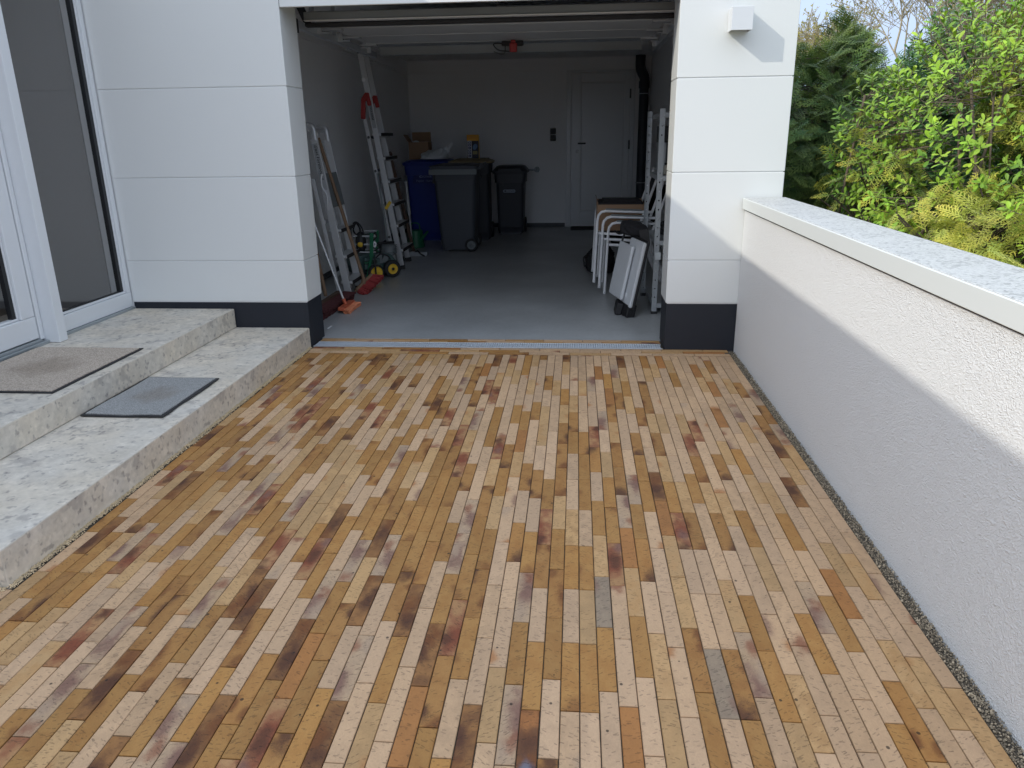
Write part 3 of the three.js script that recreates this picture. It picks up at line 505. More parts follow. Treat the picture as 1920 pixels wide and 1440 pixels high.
// drain across the garage mouth
{
  const t = thing('drain_channel', 'galvanised slotted drain across the garage mouth', 'drain', [-0.565, 0, -4.65]);
  const z0 = -4.594, z1 = -4.706, x0 = -1.674, x1 = 0.545, ms = [];
  part(t, 'channel', [bx(x0, x1, -0.06, -0.030, z0, z1)], M.black);
  part(t, 'frame', [bx(x0, x1, -0.03, 0.004, z0, z0 - 0.008, 0.002), bx(x0, x1, -0.03, 0.004, z1 + 0.008, z1, 0.002)], M.galv);
  const xs = [x0 + 0.004, -0.72, x1 - 0.004];
  for (let k = 0; k < 2; k++) {
    const a = xs[k], b = xs[k + 1] - 0.004, bars = [bx(a, b, -0.012, 0.0025, -4.632, -4.6355), bx(a, b, -0.012, 0.0025, -4.664, -4.6675)];
    for (let x = a; x < b; x += 0.0145) bars.push(bx(x, Math.min(b, x + 0.0095), -0.004, 0.002, z0 - 0.009, z1 + 0.009));
    part(t, 'grate', bars, M.grateZinc);
  }
}

// ---------------------------------------------------------------- things in the garage, left side
const lerpV = (a, b, t) => a.clone().lerp(b, t);
function ladderParts(t, o) {
  const { A, A1, B, B1, rail, steps, tread } = o, side = V(1, 0, 0);
  const yAt = (p, q, y) => lerpV(p, q, (y - p.y) / (q.y - p.y));
  for (const [p, q] of [[A, A1], [B, B1]]) {
    const m = part(t, 'stile', [bar(p, q, rail, 0.022, side, 0.003)], M.alu);
    part(m, 'rail_foot', [bar(p.clone().add(V(0.001, -0.002, 0)), lerpV(p, q, 0.02), rail + 0.006, 0.028, side, 0.003)], M.rubber);
  }
  for (const y of steps) {
    const p = yAt(A, A1, y), q = yAt(B, B1, y);
    const m = part(t, 'tread', [bx(p.x - tread * 0.5, p.x + tread * 0.5, y - 0.012, y + 0.012, p.z - 0.012, q.z + 0.012, 0.004), bx(p.x - tread * 0.2, p.x + tread * 0.2, y - 0.03, y - 0.0125, p.z - 0.012, q.z + 0.012)], M.alu);
    part(m, 'tread_nosing', [bx(p.x + tread * 0.5 + 0.0005, p.x + tread * 0.5 + 0.006, y - 0.016, y + 0.013, p.z - 0.014, q.z + 0.014)], M.rubber);
  }
}
{
  const t = thing('step_ladder', 'folded aluminium stepladder with handwriting on its rail, leaning nearest the left pillar', 'ladder', [-1.93, 0, -6.35]);
  const A = V(-1.889, 0, -6.15), A1 = V(-2.070, 1.27, -6.15), B = V(-1.914, 0, -6.55), B1 = V(-2.095, 1.26, -6.55);
  ladderParts(t, { A, A1, B, B1, rail: 0.058, steps: [0.123, 0.336, 0.55], tread: 0.10 });
  for (const [p, q] of [[A1, A], [B1, B]]) part(t, 'curved_top', [pipe([lerpV(p, q, 0.01).add(V(0.008, 0, 0)), p.clone().add(V(0.0, 0.10, 0)), p.clone().add(V(-0.075, 0.105, 0)), p.clone().add(V(-0.09, -0.02, 0))], 0.021, 0.05, 10)], M.alu);
  part(t, 'top_bar', [rod(A1.clone().add(V(-0.03, 0.07, 0)), B1.clone().add(V(-0.03, 0.07, 0)), 0.016)], M.alu);
  for (const [p, q] of [[V(-1.971, 0.004, -6.16), V(-2.11, 0.96, -6.16)], [V(-1.990, 0.004, -6.54), V(-2.13, 0.96, -6.54)]]) part(t, 'rear_leg', [bar(p, q, 0.03, 0.022, V(1, 0, 0), 0.003), rod(p.clone().add(V(0.01, 0.30, 0.012)), p.clone().add(V(0.01, 0.30, 0.016)), 0.012)], M.alu);
  parts(t, 'rear_strut', [bar(V(-1.995, 0.18, -6.16), V(-2.015, 0.18, -6.54), 0.03, 0.02, V(0, 1, 0)), bar(V(-2.05, 0.62, -6.16), V(-2.07, 0.62, -6.54), 0.03, 0.02, V(0, 1, 0))], M.alu);
  part(t, 'platform', [bar(V(-1.985, 0.73, -6.35), V(-2.035, 1.0, -6.35), 0.34, 0.018, V(0, 0, 1), 0.004)], M.machineGrey);
  part(t, 'latch', [curve([V(-2.02, 1.0, -6.13), V(-2.03, 0.98, -6.125), V(-2.03, 0.9, -6.125), V(-2.00, 0.84, -6.128), V(-2.0, 0.72, -6.13)], 0.009)], M.alu);
  const m = print(512, 64, (c, w, h) => { c.fillStyle = '#a6a9ab'; c.fillRect(0, 0, w, h); c.fillStyle = '#15161a'; c.font = 'italic bold 46px serif'; c.save(); c.translate(12, 46); c.transform(1, 0, -0.2, 1, 0, 0); c.fillText('Gust.Vermeeren', 0, 0, w - 30); c.restore(); });
  const g = new THREE.PlaneGeometry(0.36, 0.044).rotateZ(-Math.PI / 2 + 0.0), d = A1.clone().sub(A).normalize();
  g.rotateZ(Math.asin(-d.x)); const c = lerpV(A, A1, 0.83); g.translate(c.x, c.y, A.z + 0.0125);
  part(t, 'handwriting', g, std(1, 1, 1, 0.5, { map: m, metalness: 0.2 }), { keepUV: true });
}
{
  const t = thing('tall_ladder', 'tall aluminium folding ladder with red joints leaning before the blue bin', 'ladder', [-1.77, 0, -7.8]);
  const A = V(-1.747, 0, -7.54), A1 = V(-2.024, 2.043, -7.54), B = V(-1.792, 0, -8.06), B1 = V(-2.11, 2.085, -8.06);
  ladderParts(t, { A, A1, B, B1, rail: 0.055, steps: [0.19, 0.432, 0.639, 0.859, 1.079, 1.301], tread: 0.085 });
  for (const p of [A1, B1]) part(t, 'end_cap', bar(p.clone().add(V(0.003, -0.02, 0)), p.clone().add(V(-0.004, 0.012, 0)), 0.062, 0.03, V(1, 0, 0), 0.004), M.rubber);
  const C = V(-1.815, 0.03, -7.55), C1 = V(-2.028, 1.47, -7.55), D = V(-1.86, 0.03, -8.05), D1 = V(-2.09, 1.47, -8.05);
  for (const [p, q] of [[C, C1], [D, D1]]) { const m = part(t, 'rear_stile', [bar(p, q, 0.035, 0.022, V(1, 0, 0), 0.003)], M.alu); part(m, 'rail_foot', bar(p.clone().add(V(0.003, -0.026, 0)), lerpV(p, q, 0.015), 0.04, 0.028, V(1, 0, 0)), M.rubber); }
  for (const y of [0.3, 0.62, 0.95, 1.27]) { const p = lerpV(C, C1, y / 1.47), q = lerpV(D, D1, y / 1.47); part(t, 'rung', [rod(p, q, 0.014), rod(p.clone().add(V(0, 0, 0.011)), p.clone().add(V(0, 0, 0.016)), 0.013)], M.base); }
  for (const [z, dx] of [[-7.527, 0], [-8.047, -0.055]]) {
    part(t, 'joint', [bar(V(-2.035 + dx, 1.44, z), V(-2.020 + dx, 1.62, z), 0.044, 0.034, V(1, 0, 0), 0.012), bar(V(-2.028 + dx, 1.60, z), V(-1.975 + dx, 1.668, z), 0.05, 0.034, V(1, 0, 0), 0.014), bar(V(-1.985 + dx, 1.675, z), V(-1.962 + dx, 1.56, z), 0.04, 0.034, V(1, 0, 0), 0.012)], M.red);
  }
  const yl = part(t, 'hinge_strap', [bar(V(-1.872, 0.60, -7.525), V(-1.82, 0.672, -7.525), 0.03, 0.006, V(1, -0.7, 0), 0.002)], M.yellow, { label: 'yellow strap across the rails' });
  part(t, 'sticker', [rod(V(-2.005, 1.79, -7.5285), V(-2.005, 1.79, -7.5265), 0.019, 0.019, 20)], M.white, { label: 'round pale sticker' });
  const tx = print(256, 40, (c, w, h) => { c.fillStyle = '#9da1a4'; c.fillRect(0, 0, w, h); c.fillStyle = '#26282c'; c.font = 'bold 30px sans-serif'; c.fillText('ALTREFORM', 8, 31, w - 16); });
  const d = A1.clone().sub(A).normalize(), g = new THREE.PlaneGeometry(0.25, 0.036).rotateZ(-Math.PI / 2 + Math.asin(-d.x)), c = lerpV(A, A1, 0.725); g.translate(c.x, c.y, A.z + 0.0125);
  part(t, 'lettering', g, std(1, 1, 1, 0.5, { map: tx, metalness: 0.2 }), { keepUV: true });
}
// tufts of a broom: short bristles from a block, along a line
function bristles(p, q, dir, len, n, rows, spread, seed) {
  const r = rng(seed), out = [], along = q.clone().sub(p), side = along.clone().normalize().cross(dir).normalize();
  for (let i = 0; i < n; i++) for (let k = 0; k < rows; k++) {
    const b = lerpV(p, q, (i + 0.5) / n).addScaledVector(side, (k - (rows - 1) / 2) * spread);
    const e = b.clone().addScaledVector(dir, len * (0.92 + 0.14 * r())).addScaledVector(along.clone().normalize(), (r() - 0.5) * 0.02 + ((i + 0.5) / n - 0.5) * 0.05).addScaledVector(side, (k - (rows - 1) / 2) * spread * 0.7 + (r() - 0.5) * 0.01);
    out.push(rod(b, e, 0.005, 0.008, 6));
  }
  return out;
}
{
  const t = thing('broom', 'red-bristled broom with a wooden handle leaning on the stepladder', 'broom', [-1.82, 0, -6.35], 'brooms and brushes inside the garage door');
  part(t, 'handle', [rod(V(-1.800, 0.10, -6.33), V(-2.085, 1.275, -6.30), 0.0145)], M.wood);
  const a = V(-1.862, 0.035, -6.26), b = V(-1.772, 0.135, -6.46), d = V(0.66, -0.30, -0.1).normalize();
  part(t, 'head', [bar(a, b, 0.05, 0.028, d.clone().cross(V(0, 1, 0)), 0.008), rod(V(-1.815, 0.075, -6.34), V(-1.807, 0.13, -6.333), 0.022, 0.018, 12)], M.wood);
  part(t, 'bristles', bristles(a.clone().addScaledVector(d, 0.012), b.clone().addScaledVector(d, 0.012), d, 0.085, 22, 4, 0.011, 5), M.bristleRed);
}
{
  const t = thing('scrubbing_brush', 'orange brush on a slim metal handle leaning inside the left pillar', 'brush', [-1.75, 0, -5.65], 'brooms and brushes inside the garage door');
  part(t, 'handle', [rod(V(-1.771, 0.045, -5.65), V(-2.12, 1.185, -5.66), 0.0085)], M.alu);
  const a = V(-1.765, 0.040, -5.53), b = V(-1.765, 0.040, -5.80);
  part(t, 'head', [bx(-1.795, -1.740, 0.022, 0.050, -5.52, -5.81, 0.008), rod(V(-1.768, 0.05, -5.65), V(-1.786, 0.09, -5.65), 0.014)], M.orange);
  part(t, 'bristles', bristles(a.clone().add(V(0.01, -0.016, 0)), b.clone().add(V(0.01, -0.016, 0)), V(0.93, -0.28, 0).normalize(), 0.055, 26, 3, 0.011, 6), std(0.75, 0.26, 0.13, 0.7));
}
{
  const t = thing('wide_broom', 'wide dark red broom lying on the floor behind the left pillar', 'broom', [-1.88, 0, -5.7], 'brooms and brushes inside the garage door');
  const a = V(-1.915, 0.055, -5.34), b = V(-1.895, 0.055, -6.0), d = V(0.9, -0.36, 0).normalize();
  part(t, 'head', [bx(-1.955, -1.905, 0.02, 0.085, -5.33, -6.01, 0.012)], M.woodDark);
  part(t, 'bristles', bristles(a, b, d, 0.09, 52, 5, 0.013, 7), M.bristleDark);
}
{
  const t = thing('wooden_stick', 'wooden stick with a metal tip standing behind the left pillar', 'stick', [-2.0, 0, -5.9]);
  part(t, 'shaft', rod(V(-2.006, 0.06, -5.9), V(-2.17, 1.3, -5.92), 0.0145), M.wood); part(t, 'metal_tip', rod(V(-2.002, 0.0, -5.9), V(-2.007, 0.068, -5.9), 0.010), M.alu);
}
{
  const t = thing('dark_pole', 'long dark wooden pole leaning on the wall behind the tall ladder', 'pole', [-1.88, 0, -8.6]);
  part(t, 'shaft', rod(V(-1.84, 0.0, -8.6), V(-2.054, 1.09, -8.6), 0.018, 0.021), M.cardDark); part(t, 'knob', new THREE.SphereGeometry(0.028, 14, 10).translate(-2.054, 1.095, -8.6), M.cardDark);
}
{
  const t = thing('window_wiper', 'slim tool with a grey grip standing beside the blue bin', 'tool', [-1.86, 0, -8.75]);
  part(t, 'grip', rod(V(-1.925, 0.80, -8.75), V(-1.905, 0.43, -8.75), 0.011, 0.020, 12), M.doorSteel); part(t, 'shaft', rod(V(-1.905, 0.43, -8.75), V(-1.885, 0.02, -8.75), 0.008), M.alu); part(t, 'foot', bx(-1.905, -1.865, 0.0, 0.022, -8.72, -8.79, 0.005), M.black);
}
{
  const t = thing('pale_board', 'short pale board lying on the floor below the blue bin', 'board', [-1.77, 0, -8.5]);
  part(t, 'plank', bx(-1.86, -1.66, 0.0, 0.045, -8.42, -8.50, 0.004), M.rack); part(t, 'strap', [curve([V(-1.79, 0.047, -8.43), V(-1.76, 0.06, -8.41), V(-1.72, 0.03, -8.38), V(-1.68, 0.006, -8.39)], 0.009)], M.black);
}
{
  const t = thing('green_can', 'dark green watering can standing in front of the blue bin', 'watering can', [-1.93, 0, -9.15]);
  part(t, 'body', lathe([[0, 0], [0.10, 0], [0.105, 0.01], [0.085, 0.2], [0.08, 0.205], [0, 0.205]]).translate(-1.93, 0, -9.15), M.green); part(t, 'spout', rod(V(-1.87, 0.08, -9.12), V(-1.76, 0.2, -9.06), 0.022, 0.012), M.green); part(t, 'can_handle', curve([V(-1.99, 0.2, -9.15), V(-1.97, 0.28, -9.15), V(-1.89, 0.28, -9.15), V(-1.87, 0.2, -9.15)], 0.008), M.green);
}
{
  const t = thing('lawn_machine', 'green-grey lawn machine with yellow wheel hubs beside the hose trolley', 'lawn machine', [-1.88, 0, -7.2]);
  const hull = slab([[-0.30, 0.06], [-0.33, 0.12], [-0.29, 0.20], [-0.15, 0.225], [0.02, 0.19], [0.07, 0.12], [0.05, 0.07]], 0.26, 0.02); hull.rotateY(0.62).translate(-1.743 - 0.58 * 0.34, 0, -7.1 - 0.81 * 0.34);
  part(t, 'housing', hull, M.machine);
  part(t, 'grass_flap', [bar(V(-1.90, 0.20, -6.99), V(-1.90, 0.09, -6.97), 0.15, 0.02, V(0.8, 0, -0.58), 0.008)], M.machine);
  part(t, 'motor', [lathe([[0, 0], [0.085, 0], [0.09, 0.03], [0.085, 0.10], [0.05, 0.125], [0, 0.13]], 24).scale(0.8, 0.8, 0.8).translate(-1.80, 0.20, -7.26), bx(-1.86, -1.74, 0.19, 0.225, -7.18, -7.34, 0.012), ...[0, 1, 2, 3].map((k) => bx(-1.87, -1.73, 0.228 + k * 0.016, 0.234 + k * 0.016, -7.21, -7.31, 0.003))], M.machineGrey);
  parts(t, 'cover_panel', [bar(V(-1.855, 0.225, -7.06), V(-1.845, 0.14, -7.045), 0.07, 0.012, V(0.8, 0, -0.58), 0.005), bar(V(-1.79, 0.20, -7.10), V(-1.81, 0.14, -7.085), 0.05, 0.012, V(0.8, 0, -0.58), 0.005)], M.machineGrey);
  for (const [x, y, z, R] of [[-1.743, 0.082, -7.1, 0.082], [-1.95, 0.082, -7.39, 0.082]]) {
    const w = sub(t, 'wheel'); w.position.set(x - t.position.x, y, z - t.position.z); w.rotation.y = -0.95;
    part(w, 'tyre', tyreGeo(R, R * 0.6, 0.055), M.rubber, { local: true }); part(w, 'wheel_hub', rimGeo(R * 0.66, 0.05), M.yellow, { local: true }); part(w, 'axle_cap', new THREE.CylinderGeometry(0.014, 0.014, 0.066, 12).rotateZ(Math.PI / 2), M.black, { local: true });
  }
  const tx = print(256, 64, (c, w, h) => { c.fillStyle = '#10241f'; c.fillRect(0, 0, w, h); c.fillStyle = '#2c8a62'; c.font = 'bold 46px sans-serif'; c.fillText('GARDE', 10, 50); });
  part(t, 'name_plate', new THREE.PlaneGeometry(0.13, 0.034).rotateY(0.62).translate(-1.905, 0.165, -6.955), std(1, 1, 1, 0.5, { map: tx }), { keepUV: true });
  part(t, 'handlebar', [pipe([V(-1.80, 0.15, -7.25), V(-1.83, 0.5, -7.3), V(-1.88, 0.95, -7.32)], 0.010)], M.machineGrey); part(t, 'handle_grip', [rod(V(-1.835, 0.335, -6.99), V(-1.71, 0.33, -7.10), 0.013)], M.black);
}
{
  const t = thing('hose_trolley', 'green metal hose trolley with cross bars and a black hose loop against the wall', 'hose trolley', [-1.93, 0, -6.95]);
  for (const z of [-6.92, -7.12]) part(t, 'upright', [bar(V(-1.945, 0.012, z), V(-1.885, 0.22, z), 0.02, 0.02, V(1, 0, 0), 0.004), bar(V(-1.885, 0.22, z), V(-1.868, 0.44, z), 0.036, 0.012, V(1, 0, 0), 0.004)], M.green);
  for (const [y, x0, x1, z] of [[0.408, -2.05, -1.84, -6.94], [0.333, -2.055, -1.86, -6.94], [0.262, -2.05, -1.85, -6.94], [0.435, -2.0, -1.87, -7.11], [0.262, -2.05, -1.86, -7.11]]) part(t, 'cross_bar', rod(V(x0, y, z), V(x1, y, z), 0.008), M.doorSteel);
  part(t, 'hose', [curve([V(-2.075, 0.40, -6.96), V(-2.065, 0.48, -6.95), V(-2.02, 0.535, -6.95), V(-1.975, 0.50, -6.95), V(-1.955, 0.44, -6.95), V(-1.97, 0.40, -6.96), V(-2.03, 0.42, -6.97), V(-2.055, 0.46, -6.98), V(-2.03, 0.52, -7.0), V(-2.0, 0.47, -7.0), V(-1.99, 0.42, -7.0), V(-1.85, 0.425, -7.0)], 0.008, 90), curve([V(-1.86, 0.44, -7.0), V(-1.84, 0.40, -6.98), V(-1.87, 0.36, -6.97), V(-1.82, 0.30, -6.96), V(-1.86, 0.27, -6.96), V(-1.80, 0.24, -6.97)], 0.007, 60)], M.rubber);
  const rl = part(t, 'reel', [lathe([[0, -0.085], [0.03, -0.08], [0.048, -0.05], [0.05, 0.02], [0.035, 0.075], [0.012, 0.095], [0, 0.095]], 20).translate(-1.988, 0.352, -6.965)], M.black); part(rl, 'reel_hub', [new THREE.SphereGeometry(0.026, 14, 10).scale(1, 1, 0.5).translate(-1.984, 0.334, -6.922)], M.yellow);
  part(t, 'nozzle', [new THREE.TorusGeometry(0.019, 0.010, 8, 18).scale(0.6, 1.1, 1).rotateY(0.5).translate(-1.85, 0.335, -6.93)], M.white);
  const w = sub(t, 'wheel'); w.position.set(-1.845 - t.position.x, 0.077, -6.9 - t.position.z); w.rotation.y = -1.0;
  part(w, 'tyre', tyreGeo(0.077, 0.058, 0.04), M.rubber, { local: true }); part(w, 'wheel_hub', rimGeo(0.061, 0.034), M.yellow, { local: true });
  part(t, 'front_arm', [curve([V(-1.80, 0.25, -6.93), V(-1.845, 0.20, -6.88), V(-1.838, 0.14, -6.86), V(-1.838, 0.075, -6.862)], 0.008), curve([V(-1.838, 0.075, -6.862), V(-1.86, 0.03, -6.865), V(-1.93, 0.022, -6.87)], 0.007), curve([V(-1.80, 0.25, -6.93), V(-1.74, 0.225, -6.95), V(-1.72, 0.19, -6.97)], 0.007)], M.black);
}
{ const t = thing('paper_scrap', 'tiny white scrap on the garage floor beside the left pillar', 'scrap'); part(t, 'paper', bar(V(-1.722, 0.004, -5.05), V(-1.718, 0.007, -5.115), 0.011, 0.004, V(1, 0, 0)), M.white); }

// ---------------------------------------------------------------- wheeled bins
function loft(rings, n = 6) {       // rings: [y, width, depth, cz, corner]
  const P = [], loops = rings.map(([y, w, d, cz, r]) => { const L = []; for (let q = 0; q < 4; q++) for (let k = 0; k <= n; k++) { const a = q * Math.PI / 2 + k / n * Math.PI / 2, sx = [1, -1, -1, 1][q], sz = [1, 1, -1, -1][q]; L.push([sx * (w / 2 - r) + r * Math.cos(a), y, cz + sz * (d / 2 - r) + r * Math.sin(a)]); } return L; });
  const tri = (a, b, c) => P.push(...a, ...b, ...c);
  for (let i = 0; i + 1 < loops.length; i++) { const a = loops[i], b = loops[i + 1]; for (let k = 0; k < a.length; k++) { const j = (k + 1) % a.length; tri(a[k], b[k], b[j]); tri(a[k], b[j], a[j]); } }
  for (const [L, up] of [[loops[0], 0], [loops[loops.length - 1], 1]]) { const c = [0, L[0][1], L.reduce((s, p) => s + p[2], 0) / L.length]; for (let k = 0; k < L.length; k++) { const j = (k + 1) % L.length; up ? tri(c, L[j], L[k]) : tri(c, L[k], L[j]); } }
  const g = new THREE.BufferGeometry(); g.setAttribute('position', new THREE.Float32BufferAttribute(P, 3)); g.computeVertexNormals(); g.setAttribute('uv', new THREE.Float32BufferAttribute(new Float32Array(P.length / 3 * 2), 2)); return g;
}
function bin(label, { x, z, w, wb, d, h, body, lid, rot, R = 0.095, lidH = 0.06 }) {
  const t = thing('wheeled_bin', label, 'wheelie bin', [x, 0, z], 'wheelie bins at the back of the garage'); t.rotation.y = rot; const L = { local: true };
  part(t, 'body', [loft([[0.02, wb, d * 0.74, -0.02, 0.035], [0.10, wb + 0.01, d * 0.78, -0.01, 0.04], [h - 0.12, w - 0.05, d * 0.95, 0, 0.045], [h - 0.118, w - 0.02, d * 0.99, 0, 0.045], [h, w, d, 0, 0.045]]), bx(-w / 2 + 0.1, -w / 2 + 0.12, h - 0.16, h - 0.12, d / 2 - 0.02, d / 2 + 0.012), bx(w / 2 - 0.12, w / 2 - 0.1, h - 0.16, h - 0.12, d / 2 - 0.02, d / 2 + 0.012), bx(-wb / 2 + 0.03, wb / 2 - 0.03, 0.0, 0.03, d * 0.2, d * 0.34)], body, L);
  part(t, 'rim', loft([[h + 0.0005, w + 0.035, d + 0.035, 0, 0.055], [h + 0.012, w + 0.04, d + 0.04, 0, 0.055]]), body, L);
  part(t, 'lid', [loft([[h + 0.0125, w + 0.05, d + 0.05, 0, 0.06], [h + 0.03, w + 0.05, d + 0.05, 0, 0.06], [h + lidH, w - 0.06, d - 0.05, -0.01, 0.08], [h + lidH + 0.008, w - 0.12, d - 0.14, -0.01, 0.08]]), bx(-w / 2 + 0.06, w / 2 - 0.06, h + lidH * 0.3, h + lidH * 0.7, d / 2 + 0.02, d / 2 + 0.04, 0.006)], lid, L);
  part(t, 'bin_handle', [rod(V(-w / 2 + 0.05, h + 0.045, -d / 2 - 0.06), V(w / 2 - 0.05, h + 0.045, -d / 2 - 0.06), 0.014), ...[-1, 0, 1].map((s) => bar(V(s * (w / 2 - 0.06), h - 0.01, -d / 2 - 0.02), V(s * (w / 2 - 0.06), h + 0.045, -d / 2 - 0.06), 0.02, 0.014, V(1, 0, 0)))], body, L);
  for (const s of [-1, 1]) { const g = sub(t, 'wheel'); g.position.set(s * (wb / 2 + 0.005), R, -d * 0.34); part(g, 'tyre', tyreGeo(R, R * 0.66, 0.05), M.rubber, L); part(g, 'wheel_hub', rimGeo(R * 0.68, 0.046), M.machineGrey, L); }
  part(t, 'axle', rod(V(-wb / 2, R, -d * 0.34), V(wb / 2, R, -d * 0.34), 0.011), M.black, L);
  return t;
}
const bBlue = bin('blue wheelie bin with white paper-collection lettering', { x: -1.86, z: -9.98, w: 0.57, wb: 0.48, d: 0.62, h: 0.935, body: M.binBlue, lid: M.binBlue, rot: 0 });
const bFront = bin('large dark grey wheelie bin standing in front of the blue one, wheel showing', { x: -1.375, z: -8.99, w: 0.53, wb: 0.42, d: 0.50, h: 0.925, body: M.binGrey, lid: M.binGrey, rot: -Math.PI / 2 + 0.02, lidH: 0.045, R: 0.075 });
const bTan = bin('black wheelie bin with a tan lid, half hidden behind the dark grey one', { x: -1.32, z: -9.92, w: 0.50, wb: 0.44, d: 0.58, h: 0.945, body: M.binBlack, lid: M.binTan, rot: 0.05, lidH: 0.05, R: 0.1 });
const bSmall = bin('small black wheelie bin standing alone, nearest the inner door', { x: -0.875, z: -10.52, w: 0.42, wb: 0.33, d: 0.46, h: 0.80, body: M.binBlack, lid: M.binBlack, rot: 0, lidH: 0.09, R: 0.1 });
{
  const blue = print(512, 160, (c, w, h) => { c.fillStyle = '#16286f'; c.fillRect(0, 0, w, h); c.fillStyle = '#7f8fc4'; c.beginPath(); c.ellipse(150, 44, 34, 20, 0, 0, 7); c.fill(); c.font = 'bold 44px sans-serif'; c.fillText('CITNOB', 190, 60, 150); c.font = '50px sans-serif'; c.fillText('Papier - Karton', 60, 132, 390); c.fillStyle = '#16286f'; c.beginPath(); c.ellipse(156, 44, 20, 10, 0, 0, 7); c.fill(); });
  const g = new THREE.PlaneGeometry(0.36, 0.1125).rotateX(-0.035).translate(0.0, 0.775, 0.3015); part(bBlue, 'lettering', g, std(1, 1, 1, 0.5, { map: blue }), { keepUV: true, local: true });
  const lab = print(256, 64, (c, w, h) => { c.fillStyle = '#8b97a8'; c.beginPath(); c.roundRect(2, 2, w - 4, h - 4, 26); c.fill(); c.fillStyle = '#2b3442'; c.beginPath(); c.ellipse(50, 32, 26, 15, 0, 0, 7); c.fill(); c.font = 'bold 40px sans-serif'; c.fillText('CITNOB', 90, 47, 150); });
  part(bSmall, 'label_plate', new THREE.PlaneGeometry(0.165, 0.042).rotateX(-0.05).translate(-0.01, 0.575, 0.2235), std(1, 1, 1, 0.5, { map: lab }), { keepUV: true, local: true });
  part(bFront, 'lid_flap', [bx(0.285, 0.292, 0.865, 0.925, -0.26, 0.28, 0.003)], M.machineGrey, { local: true });
}
// on the bins
{
  const t = thing('cardboard_box', 'brown cardboard box with an open flap on top of the blue bin', 'box', [-1.97, 1.004, -9.98]);
  part(t, 'box_wall', [bx(-2.11, -1.86, 1.004, 1.012, -9.86, -10.1), bx(-2.11, -1.86, 1.0125, 1.21, -9.86, -9.866), bx(-2.11, -1.86, 1.0125, 1.21, -10.094, -10.1), bx(-2.11, -2.104, 1.0125, 1.21, -9.8665, -10.0935), bx(-1.866, -1.86, 1.0125, 1.21, -9.8665, -10.0935)], M.card);
  part(t, 'flap', [bar(V(-1.985, 1.212, -10.097), V(-1.985, 1.33, -10.09), 0.24, 0.006, V(1, 0, 0)), bar(V(-2.11, 1.212, -9.98), V(-2.17, 1.30, -9.98), 0.006, 0.22, V(1, 0, 0))], M.card);
  part(t, 'contents', [bx(-2.08, -1.9, 1.02, 1.18, -9.89, -10.07, 0.01), new THREE.SphereGeometry(0.035, 12, 8).scale(1.2, 0.7, 1).translate(-2.02, 1.205, -9.9)], M.bag);
}
{
  const t = thing('plastic_bag', 'crumpled white plastic bag lying on the blue bin', 'bag', [-1.75, 1.004, -9.8]);
  const g = new THREE.SphereGeometry(1, 40, 26), p = g.attributes.position;
  for (let i = 0; i < p.count; i++) { let x = p.getX(i), y = p.getY(i), z = p.getZ(i); const n = fbm(x * 3 + 9 + z, y * 3 + z * 2 + 4, 4) - 0.5, sq = (v) => Math.sign(v) * Math.pow(Math.abs(v), 0.7); x = sq(x); z = sq(z); y = y > 0 ? Math.pow(y, 0.8) : y * 0.05; p.setXYZ(i, x * 0.17 * (1 + n * 0.4), y * (0.095 + 0.02 * x) * (1 + n * 0.9), z * 0.13 * (1 + n * 0.4)); }
  g.computeVertexNormals(); g.translate(-1.77, 1.012, -9.80);
  part(t, 'bag_body', g, M.bag); part(t, 'bag_tail', [bar(V(-1.66, 1.05, -9.79), V(-1.545, 1.19, -9.8), 0.028, 0.006, V(0.5, -0.4, 0), 0.002), bar(V(-1.70, 1.03, -9.78), V(-1.60, 1.13, -9.79), 0.075, 0.008, V(0.5, -0.4, 0), 0.003)], M.bag);
}
{
  const t = thing('fertilizer_box', 'upright yellow and dark blue product box on the tan bin lid', 'box', [-1.29, 1.004, -9.9]);
  const m = print(128, 256, (c, w, h) => { c.fillStyle = '#10162a'; c.fillRect(0, 0, w, h); c.fillStyle = '#d9960f'; c.fillRect(0, 0, w, 62); c.fillStyle = '#e3a41c'; c.fillRect(0, 40, w, 26); c.fillStyle = '#d8dade'; c.fillRect(6, 64, 46, 186); c.fillStyle = '#1b2a66'; for (let i = 0; i < 6; i++) { c.fillRect(14, 72 + i * 29, 30, 22); c.fillStyle = '#d8dade'; c.fillRect(22, 78 + i * 29, 14 - (i % 3) * 4, 10); c.fillStyle = '#1b2a66'; } c.fillStyle = '#5d7fa8'; c.beginPath(); c.ellipse(88, 130, 24, 34, 0.4, 0, 7); c.fill(); c.fillStyle = '#8d8450'; c.fillRect(62, 175, 52, 36); });
  part(t, 'carton', bx(-1.37, -1.222, 1.004, 1.29, -9.86, -9.94, 0.003), M.yellow); part(t, 'front_print', new THREE.PlaneGeometry(0.146, 0.283).translate(-1.296, 1.147, -9.8585), std(1, 1, 1, 0.5, { map: m }), { keepUV: true });
}

